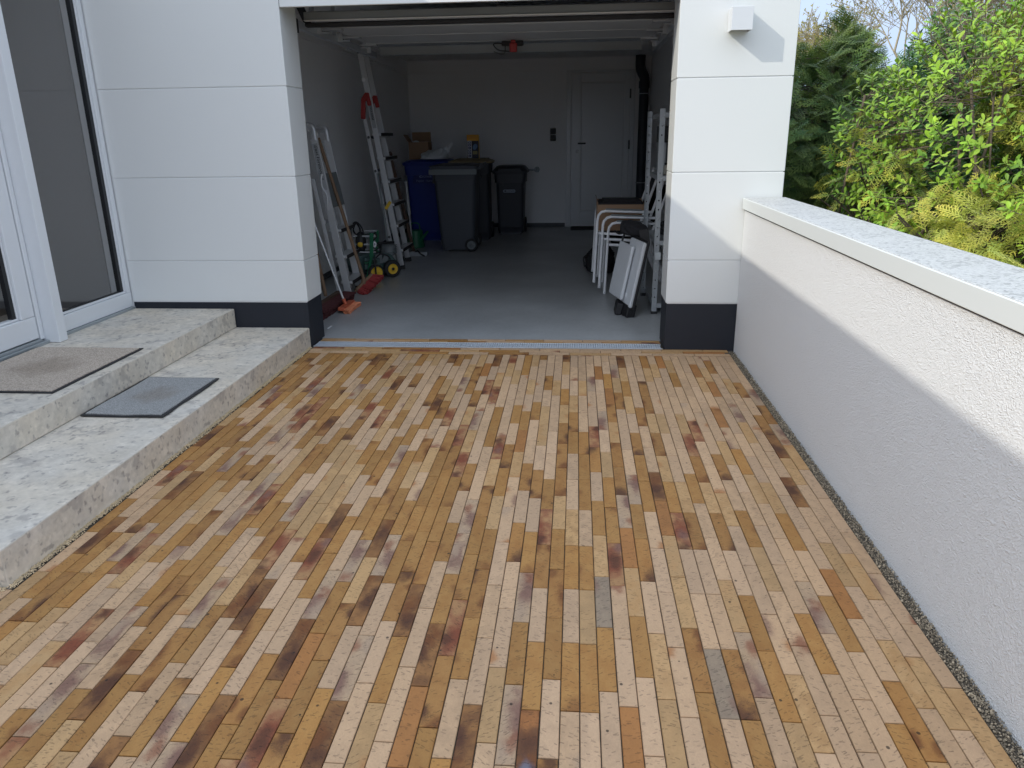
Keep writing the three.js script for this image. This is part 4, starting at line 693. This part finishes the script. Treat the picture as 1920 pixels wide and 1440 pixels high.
// ---------------------------------------------------------------- right side: rack, chairs, box, folded table
{
  const t = thing('metal_rack', 'galvanised shelving rack with perforated posts by the right pillar', 'shelving rack', [0.76, 0, -5.9]);
  const PX = [0.578, 0.955], PZ = [-5.575, -6.27], HT = 1.43;
  for (const px of PX) for (const z of PZ) {
    const x = px - (z < -6 ? 0.036 : 0.012), s = px < 0.7 ? 1 : -1, f = z > -6 ? 1 : -1, sh = new THREE.Shape([[0, 0], [0.036, 0], [0.036, HT], [0, HT]].map(([a, b]) => new THREE.Vector2(a, b)));
    for (let y = 0.06; y < HT - 0.02; y += 0.063) { const hsh = new THREE.Path(); hsh.absellipse(0.018, y, 0.0048, 0.0065, 0, Math.PI * 2); sh.holes.push(hsh); }
    const face = new THREE.ExtrudeGeometry(sh, { depth: 0.0018, bevelEnabled: false, curveSegments: 5 }), sidef = face.clone().rotateY(Math.PI / 2);
    face.scale(s, 1, 1); if (s < 0) face.index ? 0 : 0;
    const front = s > 0 ? face : new THREE.ExtrudeGeometry(sh, { depth: 0.0018, bevelEnabled: false, curveSegments: 5 }).translate(-0.036, 0, 0);
    part(t, 'post', [front.translate(x, 0.003, z), sidef.translate(x - (s > 0 ? 0 : 0.0018), 0.003, z - (f > 0 ? 0 : -0.036) + (f > 0 ? -0.0005 : 0))], M.rack);
    part(t, 'post_foot', bx(x - 0.003 - (s < 0 ? 0.036 : 0), x + 0.04 - (s < 0 ? 0.036 : 0), 0, 0.02, z + 0.004 + (f < 0 ? 0.03 : 0), z - 0.04 + (f < 0 ? 0.034 : 0), 0.003), M.rubber);
  }
  for (const y of [0.075, 0.535, 0.985, 1.405]) {
    const m = part(t, 'shelf', [bx(0.572, 0.952, y, y + 0.002, -5.58, -6.232), bx(0.572, 0.952, y - 0.03, y - 0.0005, -5.5785, -5.5805), bx(0.582, 0.952, y - 0.03, y - 0.0005, -6.232, -6.234), bx(0.5725, 0.5745, y - 0.03, y - 0.0005, -5.581, -6.231), bx(0.9495, 0.9515, y - 0.03, y - 0.0005, -5.581, -6.231)], M.rack);
    part(m, 'bolt', [rod(V(0.596, y - 0.014, -5.575), V(0.596, y - 0.014, -5.567), 0.007, 0.006, 8), rod(V(0.596, y - 0.014, -6.25), V(0.596, y - 0.014, -6.226), 0.007, 0.006, 8)], M.galv);
  }
  part(t, 'tape', bx(0.573, 0.615, 0.40, 0.455, -5.565, -5.605, 0.004), M.bag, { label: 'clear tape wound round the front post' });
}
{
  const t = thing('shelf_box', 'pale box with a black upper half on the upper rack shelf', 'box', [0.6, 0.988, -6.0]);
  parts(t, 'box_body', [bx(0.615, 0.668, 0.988, 1.205, -6.02, -6.16, 0.004), bx(0.682, 0.80, 0.988, 1.205, -6.02, -6.16, 0.004)], M.rack); part(t, 'box_top', bx(0.608, 0.80, 1.206, 1.325, -6.0, -6.18, 0.004), M.black);
}
{ const t = thing('white_jar', 'small cream jar at the front of the upper rack shelf', 'jar', [0.665, 0.988, -5.72]); part(t, 'jar_body', lathe([[0, 0], [0.03, 0], [0.033, 0.006], [0.033, 0.058], [0.026, 0.066], [0, 0.066]]).translate(0.655, 0.988, -5.72), std(0.62, 0.57, 0.48, 0.5)); part(t, 'jar_lid', lathe([[0, 0], [0.028, 0], [0.028, 0.016], [0, 0.016]]).translate(0.655, 1.055, -5.72), M.black); }
{
  const t = thing('coiled_cable', 'black coiled cable heap on the middle rack shelf', 'cable', [0.76, 0.54, -5.9]); const r = rng(9), pts = [];
  for (let i = 0; i < 60; i++) { const a = i * 0.62; pts.push(V(0.75 + Math.cos(a) * (0.10 + 0.03 * r()), 0.548 + i * 0.0014 + 0.012 * r(), -5.82 + Math.sin(a) * (0.13 + 0.04 * r()))); }
  part(t, 'cable', curve(pts, 0.009, 360, 6), M.black);
}
// three stacked garden chairs, front legs to the left
{
  const proto = thing('garden_chair', '', 'garden chair', [0.48, 0, -6.6], 'white garden chairs stacked beside the rack');
  const z0 = -6.335, z1 = -6.865, R = 0.0115;
  for (const z of [z0, z1]) {
    part(proto, 'arm_and_leg', [pipe([V(0.245, 0.0, z), V(0.268, 0.588, z), V(0.70, 0.572, z)], R, 0.075, 10)], M.white);
    part(proto, 'leg_foot', rod(V(0.245, 0.0, z), V(0.2455, 0.02, z), 0.0135, 0.0135, 10), M.plastic);
    part(proto, 'arm_rest', [bar(V(0.33, 0.599, z), V(0.62, 0.588, z), 0.012, 0.03, V(0, 1, 0), 0.004)], M.machineGrey);
    part(proto, 'rear_leg', [pipe([V(0.80, 0.0, z - Math.sign(z - z1 - 0.1) * 0.02), V(0.60, 0.44, z - Math.sign(z - z1 - 0.1) * 0.02), V(0.755, 0.90, z - Math.sign(z - z1 - 0.1) * 0.02)], R, 0.05, 10)], M.white);
  }
  part(proto, 'seat_frame', [pipe([V(0.275, 0.405, z0 - 0.012), V(0.62, 0.385, z0 - 0.012)], R), pipe([V(0.275, 0.405, z1 + 0.012), V(0.62, 0.385, z1 + 0.012)], R), rod(V(0.285, 0.405, z0 - 0.012), V(0.285, 0.405, z1 + 0.012), R), rod(V(0.62, 0.39, z0 - 0.02), V(0.62, 0.39, z1 + 0.02), R)], M.white);
  part(proto, 'seat', [bar(V(0.29, 0.408, -6.6), V(0.615, 0.392, -6.6), 0.006, 0.49, V(0, 1, 0))], M.fabric);
  part(proto, 'backrest', [bar(V(0.645, 0.52, -6.6), V(0.75, 0.86, -6.6), 0.006, 0.46, V(1, 0, 0))], M.fabric);
  part(proto, 'top_rail', rod(V(0.755, 0.90, z0 - 0.02), V(0.755, 0.90, z1 + 0.02), R), M.white);
  const labs = ['lowest white tube garden chair of the stack beside the rack', 'middle white tube garden chair of the stack beside the rack', 'topmost white tube garden chair of the stack, carrying the cardboard box'];
  for (let k = 0; k < 3; k++) { const c = k ? proto.clone() : proto; if (k) { c.name = numbered('garden_chair'); scene.add(c); c.userData = { ...proto.userData }; } c.position.set(0.48 - 0.045 * k, 0.047 * k, -6.6); c.userData.label = labs[k]; }
}
{
  const t = thing('cardboard_box', 'wide low cardboard box with dark folded cloth on top, lying on the stacked chairs', 'box', [0.38, 0.51, -6.6]);
  part(t, 'box_wall', [bx(0.175, 0.565, 0.512, 0.72, -6.43, -6.436), bx(0.175, 0.565, 0.512, 0.74, -6.794, -6.80), bx(0.175, 0.181, 0.512, 0.74, -6.4365, -6.7935), bx(0.559, 0.565, 0.512, 0.72, -6.4365, -6.7935), bx(0.1815, 0.5585, 0.508, 0.514, -6.437, -6.793)], M.card);
  part(t, 'flap', bar(V(0.178, 0.742, -6.61), V(0.168, 0.775, -6.61), 0.005, 0.34, V(1, 0, 0)), M.cardDark);
  part(t, 'dark_cloth', [bx(0.19, 0.55, 0.68, 0.742, -6.445, -6.785, 0.018), bx(0.22, 0.53, 0.743, 0.754, -6.47, -6.76, 0.005)], M.fabric);
}
function bagGeo(sx, sy, sz, seed, rough = 0.5) {
  const g = new THREE.SphereGeometry(1, 40, 28), p = g.attributes.position, sq = (v, k) => Math.sign(v) * Math.pow(Math.abs(v), k);
  for (let i = 0; i < p.count; i++) { let x = p.getX(i), y = p.getY(i), z = p.getZ(i); const n = fbm(x * 2.2 + seed + z * 1.3, y * 2.2 + z * 1.7 + seed, 4) - 0.5; p.setXYZ(i, sq(x, 0.75) * sx * (1 + n * rough), sq(y, 0.8) * sy * (1 + n * rough), sq(z, 0.75) * sz * (1 + n * rough)); }
  g.computeVertexNormals(); return g;
}
{
  const t = thing('dark_bag', 'black cloth bag with hanging straps slung above the folded white table', 'bag', [0.42, 0.56, -5.85]);
  part(t, 'bag_body', [bagGeo(0.105, 0.055, 0.11, 3).rotateZ(-0.25).translate(0.44, 0.585, -5.86)], M.fabric); part(t, 'bag_flap', [bar(V(0.50, 0.60, -5.74), V(0.515, 0.50, -5.73), 0.07, 0.008, V(1, 0.2, 0), 0.003)], std(0.035, 0.033, 0.034, 0.8));
  part(t, 'strap', [curve([V(0.37, 0.58, -5.80), V(0.345, 0.50, -5.77), V(0.335, 0.38, -5.76), V(0.315, 0.22, -5.77), V(0.315, 0.10, -5.80)], 0.008), curve([V(0.38, 0.57, -5.82), V(0.325, 0.55, -5.9), V(0.30, 0.565, -5.95)], 0.007)], M.black);
}
{
  const t = thing('floor_bag', 'black bag in the shadow under the stacked chairs', 'bag', [0.2, 0, -7.45]);
  part(t, 'bag_body', [bagGeo(0.14, 0.13, 0.2, 8).translate(0.24, 0.12, -7.4)], M.fabric); part(t, 'bag_handle', curve([V(0.12, 0.18, -7.36), V(0.08, 0.14, -7.34), V(0.09, 0.06, -7.33)], 0.009), M.black);
}
{
  const t = thing('folded_table', 'white folded camping table with black edges leaning against the rack', 'folding table', [0.40, 0, -5.55]);
  // two leaves stand on edge, tilted to the right
  const up = V(0.457 - 0.366, 0.55 - 0.078, 0).normalize(), wid = V(0.075, -0.008, 0.26), nor = wid.clone().cross(up).normalize();
  const leaf = (o, L, W, th, a) => { const m = new THREE.Matrix4().makeBasis(wid.clone().normalize(), up, nor); const g = new RoundedBoxGeometry(W, L, th, 3, 0.012); return g.applyMatrix4(m).translate(o.x, o.y, o.z); };
  const c0 = V(0.408, 0.312, -5.55);
  part(t, 'table_leaf', leaf(c0, 0.475, 0.272, 0.028), M.plastic, { label: 'front white leaf' });
  part(t, 'leaf_label', leaf(c0.clone().addScaledVector(up, -0.165).addScaledVector(nor, 0.0145), 0.03, 0.075, 0.004), M.white);
  part(t, 'black_edge', [leaf(c0.clone().addScaledVector(nor, -0.026), 0.50, 0.262, 0.022)], M.black);
  part(t, 'table_leaf', leaf(c0.clone().addScaledVector(nor, 0.036).addScaledVector(up, -0.01).addScaledVector(wid, -0.42), 0.40, 0.272, 0.026), M.plastic, { label: 'rear white leaf' });
  part(t, 'stand', [leaf(c0.clone().addScaledVector(up, -0.265).addScaledVector(nor, -0.02).addScaledVector(wid, -0.02), 0.10, 0.25, 0.07), bar(V(0.36, 0.0, -5.50), V(0.385, 0.09, -5.50), 0.03, 0.03, V(1, 0, 0), 0.006), bar(V(0.315, 0.0, -5.60), V(0.335, 0.09, -5.60), 0.05, 0.16, V(1, 0, 0), 0.01)], M.black);
}
{ const t = thing('door_mat', 'small dark mat lying before the inner door', 'doormat', [0.2, 0, -11.0]); part(t, 'pile', bx(-0.06, 0.55, 0.001, 0.012, -10.82, -11.2, 0.004), M.fabric); part(t, 'mat_edge', bx(-0.075, 0.565, 0.0005, 0.006, -10.80, -11.22, 0.002), M.rubber); }

// ---------------------------------------------------------------- hedge plants beyond the wall
function leafGeo(L, W) {              // obovate leaf along +y, folded along its rib, tip bent down
  const prof = [[0, 0.02], [0.25, 0.28], [0.62, 0.5], [0.86, 0.36], [1, 0]], P = [], row = prof.map(([t, w]) => { const bend = -0.16 * t * t * L; return [[-w * W, t * L, bend + 0.10 * w * W * 2], [0, t * L, bend], [w * W, t * L, bend + 0.10 * w * W * 2]]; });
  for (let i = 0; i + 1 < row.length; i++) for (const k of [0, 1]) { const a = row[i][k], b = row[i][k + 1], c = row[i + 1][k], d = row[i + 1][k + 1]; P.push(...a, ...b, ...d, ...a, ...d, ...c); }
  const g = new THREE.BufferGeometry(); g.setAttribute('position', new THREE.Float32BufferAttribute(P, 3)); g.computeVertexNormals(); g.setAttribute('uv', new THREE.Float32BufferAttribute(new Float32Array(P.length / 3 * 2), 2)); return g;
}
// a flat fern-like conifer spray along +y, in the xy plane; tips take the second colour
function sprayGeo(seed, base, tip, L = 0.24) {
  const r = rng(seed), P = [], C = [];
  const strip = (p, q, w, ca, cb) => {
    const d = q.clone().sub(p).normalize(), s = V(-d.y, d.x, 0).multiplyScalar(w / 2), a = p.clone().add(s), b = p.clone().sub(s), c = q.clone().addScaledVector(s, 0.35), e = q.clone().addScaledVector(s, -0.35);
    for (const [v, k] of [[a, ca], [b, ca], [e, cb], [a, ca], [e, cb], [c, cb]]) { P.push(v.x, v.y, v.z); C.push(...k); }
  };
  const mixc = (t) => [0, 1, 2].map((k) => mix(base[k], tip[k], clamp(t)));
  const droop = (p) => { p.z -= 0.5 * (p.x * p.x + p.y * p.y) * 1.6; return p; };
  strip(V(0, 0, 0), droop(V(0, L * 0.55, 0)), 0.006, mixc(0), mixc(0.3)); strip(droop(V(0, L * 0.5, 0)), droop(V(0, L, 0)), 0.006, mixc(0.3), mixc(1));
  const N = 9;
  for (let i = 1; i < N; i++) for (const s of [-1, 1]) {
    const t = (i + 0.25 * s) / N, len = L * 0.46 * Math.pow(1 - t, 0.8) * Math.min(1, 0.5 + t * 2) * (0.8 + 0.4 * r()), a = s * (0.72 + 0.2 * r()), o = V(0, t * L, 0), dir = V(Math.sin(a), Math.cos(a), 0);
    const q = o.clone().addScaledVector(dir, len); q.z += (r() - 0.5) * 0.012;
    strip(droop(o.clone()), droop(q.clone()), 0.0075, mixc(t * 0.5), mixc(t * 0.5 + 0.5));
    const k2 = Math.max(2, Math.round(len / 0.022));
    for (let k = 1; k < k2; k++) { const s2 = k % 2 ? 1 : -1, u = k / k2, b = a + s2 * 0.75, l2 = 0.030 * (1.1 - u) + 0.008, o2 = o.clone().addScaledVector(dir, len * u), q2 = o2.clone().add(V(Math.sin(b) * l2, Math.cos(b) * l2, (r() - 0.5) * 0.01)); strip(droop(o2), droop(q2), 0.0065, mixc(t * 0.4 + u * 0.3), mixc(t * 0.4 + u * 0.5 + 0.15)); }
  }
  const g = new THREE.BufferGeometry(); g.setAttribute('position', new THREE.Float32BufferAttribute(P, 3)); g.setAttribute('color', new THREE.Float32BufferAttribute(C, 3)); g.computeVertexNormals(); return g;
}
function scatter(parent, name, geo, mat, list, label) {     // list: [position, quaternion, scale, colour]
  const m = new THREE.InstancedMesh(geo, mat, list.length), mm = new THREE.Matrix4(), c = new THREE.Color();
  list.forEach(([p, q, s, col], i) => { mm.compose(p.clone().sub(parent.position), q, V(s, s, s)); m.setMatrixAt(i, mm); m.setColorAt(i, c.setRGB(...col)); });
  m.name = name; m.userData = { kind: 'stuff' }; if (label) m.userData.label = label; m.castShadow = m.receiveShadow = true; parent.add(m); return m;
}
const toward = (dir, r) => new THREE.Quaternion().setFromUnitVectors(V(0, 1, 0), dir.clone().normalize()).multiply(new THREE.Quaternion().setFromAxisAngle(V(0, 1, 0), r));
// broad-leaved shrub: stems, twigs, whorls of leaves; the largest leaves are parts of their own
function leafyShrub(label, { c, s, n, seed, leaves, tint, size = 0.042, open = 0.0, own = 0 }) {
  const r = rng(seed), t = thing('leafy_shrub', label, 'shrub', [c[0], -0.06, c[2]], 'plants of the hedge beyond the garden wall');
  const wood = [], list = [], C = V(...c), S = V(...s);
  const stems = []; for (let i = 0; i < 7; i++) { const b = V(c[0] + (r() - 0.5) * s[0] * 0.6, -0.06, c[2] + (r() - 0.5) * s[2] * 0.9), e = V(c[0] + (r() - 0.5) * s[0] * 1.3, c[1] + s[1] * (0.3 + 0.5 * r()), c[2] + (r() - 0.5) * s[2] * 1.7), m = lerpV(b, e, 0.5).add(V((r() - 0.5) * 0.15, 0.05, (r() - 0.5) * 0.15)); stems.push([b, m, e]); wood.push(curve([b, lerpV(b, m, 0.5).add(V((r() - 0.5) * 0.05, 0, (r() - 0.5) * 0.05)), m, e], 0.004 + 0.005 * r(), 14, 6)); }
  for (let i = 0; i < n; i++) {
    let d; do { d = V(r() * 2 - 1, r() * 2 - 1, r() * 2 - 1); } while (d.lengthSq() > 1 || d.lengthSq() < 0.12);
    const rad = 0.72 + 0.34 * r(); d.normalize();
    const lump = 0.78 + 0.55 * fbm(d.x * 2.4 + seed, d.y * 2.4 + d.z * 1.9 + seed * 0.3, 3), k = rad * lump;
    if (fbm(d.x * 3.1 + 60 + seed, d.y * 3.1 + d.z * 2.7 + 9, 2) < open) continue;
    const p = V(C.x + d.x * S.x * k, C.y + d.y * S.y * k, C.z + d.z * S.z * k); if (p.y < 0.1 || p.x < 1.24) continue;
    const out = d.clone().add(V(0, 0.45, 0)).add(V((r() - 0.5) * 0.9, (r() - 0.5) * 0.6, (r() - 0.5) * 0.9)).normalize();
    const tl = 0.05 + 0.06 * r(), tipp = p.clone(), back = p.clone().addScaledVector(out, -tl);
    if (i % 2 === 0) { const st = stems[Math.floor(r() * stems.length)], h = lerpV(st[1], st[2], clamp((p.y - st[1].y) / (st[2].y - st[1].y + 1e-3), 0.05, 0.95)); wood.push(rod(lerpV(back, h, Math.min(1, 0.2 / (back.distanceTo(h) + 0.01))), back, 0.0032, 0.002, 4)); }
    wood.push(rod(back, tipp, 0.002, 0.0012, 4));
    const m = 5 + Math.floor(r() * 4), hue = r(), young = 0.3 + 0.7 * r();
    for (let j = 0; j < m; j++) {
      const a = j * 2.4 + r() * 0.5, f = j / m, o = lerpV(back, tipp, 0.35 + 0.65 * f), side = V(Math.cos(a), 0, Math.sin(a)); side.applyQuaternion(new THREE.Quaternion().setFromUnitVectors(V(0, 1, 0), out));
      const dir = out.clone().multiplyScalar(0.35 + 0.75 * f).add(side).normalize(), q = toward(dir, 0);
      // leaves turn their faces up and outwards over the wall
      const nrm = V(0, 0, 1).applyQuaternion(q), want = V(0, 0.8, 0).add(V(-0.35, 0.2, 0.3)).addScaledVector(out, 0.3).addScaledVector(dir, -1 * V(0, 0.8, 0).add(V(-0.35, 0.2, 0.3)).addScaledVector(out, 0.3).dot(dir)).normalize();
      const ang = Math.atan2(nrm.clone().cross(want).dot(dir), nrm.dot(want)); q.premultiply(new THREE.Quaternion().setFromAxisAngle(dir, ang + (r() - 0.5) * 0.7));
      const k2 = 0.8 + 0.4 * r(); list.push([o, q, (0.65 + 0.55 * (1 - f * 0.5) * r() + 0.1) * size / 0.048, [mix(tint[0][0], tint[1][0], young) * k2 * (0.9 + 0.25 * hue), mix(tint[0][1], tint[1][1], young) * k2, mix(tint[0][2], tint[1][2], young) * k2]]);
    }
  }
  part(t, 'stems', wood, M.twig);
  const g = leafGeo(0.05, 0.0225), pp = V(0, 0, 0);
  const keyed = list.map((l) => { pp.copy(l[0]).project(camera); return [Math.abs(pp.x) < 1 && Math.abs(pp.y) < 1 ? l[2] / l[0].distanceTo(camera.position) : 0, l]; }).sort((a, b) => b[0] - a[0]);
  const shades = {};
  keyed.slice(0, own).forEach(([, [p, q, s2, col]]) => { const k = col.map((v) => v.toFixed(2)).join(); const m = shades[k] ||= leafMat({ roughness: 0.55, color: new THREE.Color().setRGB(...col) }); const o = new THREE.Mesh(g, m); o.name = 'leaf'; o.position.copy(p).sub(t.position); o.quaternion.copy(q); o.scale.setScalar(s2); o.castShadow = o.receiveShadow = true; t.add(o); });
  scatter(t, 'foliage', g, M.leaf, keyed.slice(own).map((k) => k[1]));
  return t;
}
// conifer with flat hanging sprays
function conifer(label, { c, s, n, seed, base, tip, trunk = 0.05, flat = 0.9, scale = 1, open = 0, cone = 0 }) {
  const r = rng(seed), t = thing('conifer', label, 'conifer', [c[0], -0.06, c[2]], 'plants of the hedge beyond the garden wall'), wood = [], lists = [[], [], []];
  wood.push(curve([V(c[0], -0.06, c[2]), V(c[0] + 0.03, c[1] * 0.6, c[2] - 0.02), V(c[0] - 0.01, c[1] + s[1] * 0.75, c[2])], trunk, 12, 8));
  for (let i = 0; i < n; i++) {
    let d; do { d = V(r() * 2 - 1, r() * 2 - 1, r() * 2 - 1); } while (d.lengthSq() > 1 || d.lengthSq() < 0.05);
    d.normalize(); const shell = r() < 0.75 ? 0.82 + 0.22 * r() : 0.4 + 0.4 * r(), lump = 0.74 + 0.6 * fbm(d.x * 3 + seed, d.y * 3 + d.z * 2.3 + seed, 3), k = shell * lump, thin = 1 - cone * clamp(d.y);
    if (fbm(d.x * 3.4 + 20 + seed, d.y * 3.4 + d.z * 2.9, 2) < open) continue;
    const p = V(c[0] + d.x * s[0] * k * thin, c[1] + d.y * s[1] * k, c[2] + d.z * s[2] * k * thin); if (p.y < 0.05 || p.x < 1.3) continue;
    const tan = V(-d.z, 0, d.x).normalize().multiplyScalar((r() - 0.5) * 1.7), out = V(d.x, 0, d.z).multiplyScalar(0.55).add(tan).add(V((r() - 0.5) * 0.3, (d.y > 0.5 ? 0.75 : 0.15) - 0.6 * r(), (r() - 0.5) * 0.3)).normalize();
    const q = toward(out, 0), nrm = V(0, 0, 1).applyQuaternion(q), want = V((r() - 0.5) * 0.7, 0.75, (r() - 0.5) * 0.7).addScaledVector(d, flat); want.addScaledVector(out, -want.dot(out)).normalize();
    q.premultiply(new THREE.Quaternion().setFromAxisAngle(out, Math.atan2(nrm.clone().cross(want).dot(out), nrm.dot(want)) + (r() - 0.5) * 0.8));
    const sc = scale * (0.65 + 0.6 * r()), b = p.clone().addScaledVector(out, -0.16 * sc), k2 = 0.75 + 0.5 * r(); lists[i % 3].push([b, q, sc, [k2 * (0.9 + 0.2 * r()), k2, k2 * (0.85 + 0.2 * r())]]);
    if (i % 3 === 0) { const h = V(c[0], Math.max(0.1, p.y - 0.1 - 0.25 * r()), c[2]), e = lerpV(h, b, 0.5).add(V(0, 0.03, 0)); wood.push(curve([h, e, b], 0.0045, 6, 4)); }
  }
  part(t, 'trunk', wood, M.bark); lists.forEach((l, k) => scatter(t, 'foliage', sprayGeo(seed * 7 + k, base, tip), M.spray, l)); return t;
}
const DK = [0.032, 0.105, 0.035], DKT = [0.13, 0.26, 0.06], GOLD = [0.24, 0.38, 0.06], GOLDT = [0.80, 0.72, 0.14], MID = [0.07, 0.22, 0.05], MIDT = [0.36, 0.40, 0.06];
conifer('dark green conifer with golden tips just behind the right pillar', { c: [2.45, 1.02, -8.0], s: [0.72, 1.12, 0.95], n: 3400, seed: 11, base: DK, tip: [0.24, 0.31, 0.06], cone: 0.35, scale: 1.05 });
conifer('dark green conifer filling the hedge behind the broad-leaved shrub', { c: [2.75, 0.90, -6.3], s: [0.62, 1.0, 0.85], n: 2000, seed: 12, base: DK, tip: DKT, cone: 0.2, scale: 1.0 });
conifer('tall golden-topped conifer at the upper right edge of the hedge', { c: [2.66, 1.52, -4.55], s: [0.50, 0.46, 0.62], n: 1100, seed: 13, base: GOLD, tip: [0.62, 0.55, 0.10], cone: 0.1, scale: 0.85 });
conifer('low golden conifer leaning over the wall coping at the right edge', { c: [1.80, 0.66, -3.62], s: [0.34, 0.38, 0.55], n: 700, seed: 14, base: [0.34, 0.42, 0.08], tip: GOLDT, scale: 0.66 });
conifer('young yellow-tipped conifer in the sunny gap behind the wall', { c: [1.70, 0.92, -4.66], s: [0.28, 0.44, 0.36], n: 150, seed: 15, base: MID, tip: [0.85, 0.72, 0.10], scale: 0.75, trunk: 0.015 });
conifer('dark green conifer deep in the hedge behind the largest bright shrub', { c: [2.95, 0.75, -4.5], s: [0.5, 0.85, 1.15], n: 1900, seed: 16, base: DK, tip: DKT, scale: 1.0 });
conifer('dark conifer farthest back, seen low beside the right pillar', { c: [3.7, 0.85, -11.0], s: [1.3, 1.15, 1.3], n: 2600, seed: 17, base: DK, tip: DKT, scale: 1.35 });
leafyShrub('bright green broad-leaved shrub in full sun, largest of the hedge', { c: [2.12, 1.12, -4.25], s: [0.50, 0.74, 0.80], n: 1150, seed: 21, tint: [[0.07, 0.19, 0.025], [0.40, 0.62, 0.055]], own: 300, open: 0.24 });
leafyShrub('small bright green shrub with upright shoots left of the largest shrub', { c: [1.78, 1.10, -4.82], s: [0.26, 0.52, 0.34], n: 230, seed: 22, tint: [[0.11, 0.26, 0.03], [0.36, 0.54, 0.06]], own: 200, open: 0.28 });
leafyShrub('dark green broad-leaved shrub between the conifers at the hedge top', { c: [2.75, 1.25, -6.0], s: [0.5, 0.86, 0.75], n: 420, seed: 23, tint: [[0.035, 0.11, 0.02], [0.09, 0.23, 0.04]], own: 60, open: 0.2 });
leafyShrub('low bright green shoots just above the wall coping', { c: [1.60, 0.52, -4.1], s: [0.24, 0.42, 0.5], n: 150, seed: 24, tint: [[0.07, 0.19, 0.025], [0.40, 0.62, 0.055]], own: 120, open: 0.30 });
leafyShrub('bright green shrub at the right end of the hedge, beside the low golden conifer', { c: [2.15, 0.86, -3.2], s: [0.42, 0.62, 0.55], n: 430, seed: 25, tint: [[0.07, 0.19, 0.025], [0.40, 0.62, 0.055]], own: 200, open: 0.28 });

// bare trees in the distance, coming into bud
function bareTree(label, x, z, H, seed, spread) {
  const r = rng(seed), t = thing('bare_tree', label, 'tree', [x, -0.06, z], 'bare trees behind the hedge'), wood = [], twigs = [], buds = [];
  const grow = (p, dir, len, rad0, level) => {
    const rad = Math.max(0.006, rad0);
    const bendv = V((r() - 0.5) * 0.5, 0.12, (r() - 0.5) * 0.5), m = p.clone().addScaledVector(dir, len * 0.5), d2 = dir.clone().add(bendv.multiplyScalar(0.5)).normalize(), e = m.clone().addScaledVector(d2, len * 0.5);
    const bag = level > 2 ? twigs : wood, sides = level > 2 ? 3 : level > 1 ? 4 : 6;
    bag.push(rod(p, m, rad, rad * 0.85, sides), rod(m, e, rad * 0.85, rad * 0.65, sides));
    if (level >= 6) { for (let k = 0; k < 2; k++) { const b = lerpV(m, e, r()); buds.push([b, toward(V(r() - 0.5, r() - 0.3, r() - 0.5), 0), 0.5 + 0.7 * r(), [0.36 + 0.1 * r(), 0.33 + 0.08 * r(), 0.10]]); } return; }
    const kids = level < 4 ? 4 : 3;
    for (let k = 0; k < kids; k++) { const a = r() * 6.283, sp = spread * (0.35 + 0.75 * r()), nd = d2.clone().multiplyScalar(1).add(V(Math.cos(a) * sp, 0.1 * r(), Math.sin(a) * sp)).normalize(); grow(lerpV(m, e, k === 0 ? 1 : 0.1 + 0.8 * r()), nd, len * (0.62 + 0.22 * r()), rad * (k === 0 ? 0.7 : 0.55), level + 1); }
  };
  grow(V(x, -0.06, z), V((r() - 0.5) * 0.15, 1, (r() - 0.5) * 0.15).normalize(), H * 0.30, 0.05, 0);
  part(t, 'trunk', wood, M.paleBark); part(t, 'twigs', twigs, M.paleBark, { kind: 'stuff' }); scatter(t, 'buds', leafGeo(0.055, 0.03), M.bud, buds); return t;
}
bareTree('bare tree nearest the right pillar, twigs tinged with buds', 5.7, -19.5, 4.6, 51, 0.95);
bareTree('largest bare tree, its branches rising above the middle of the hedge', 7.5, -18.0, 6.2, 52, 0.9);
bareTree('bare tree farthest right, behind the golden conifer', 9.6, -18.5, 5.2, 53, 0.95);

renderer.render(scene, camera);
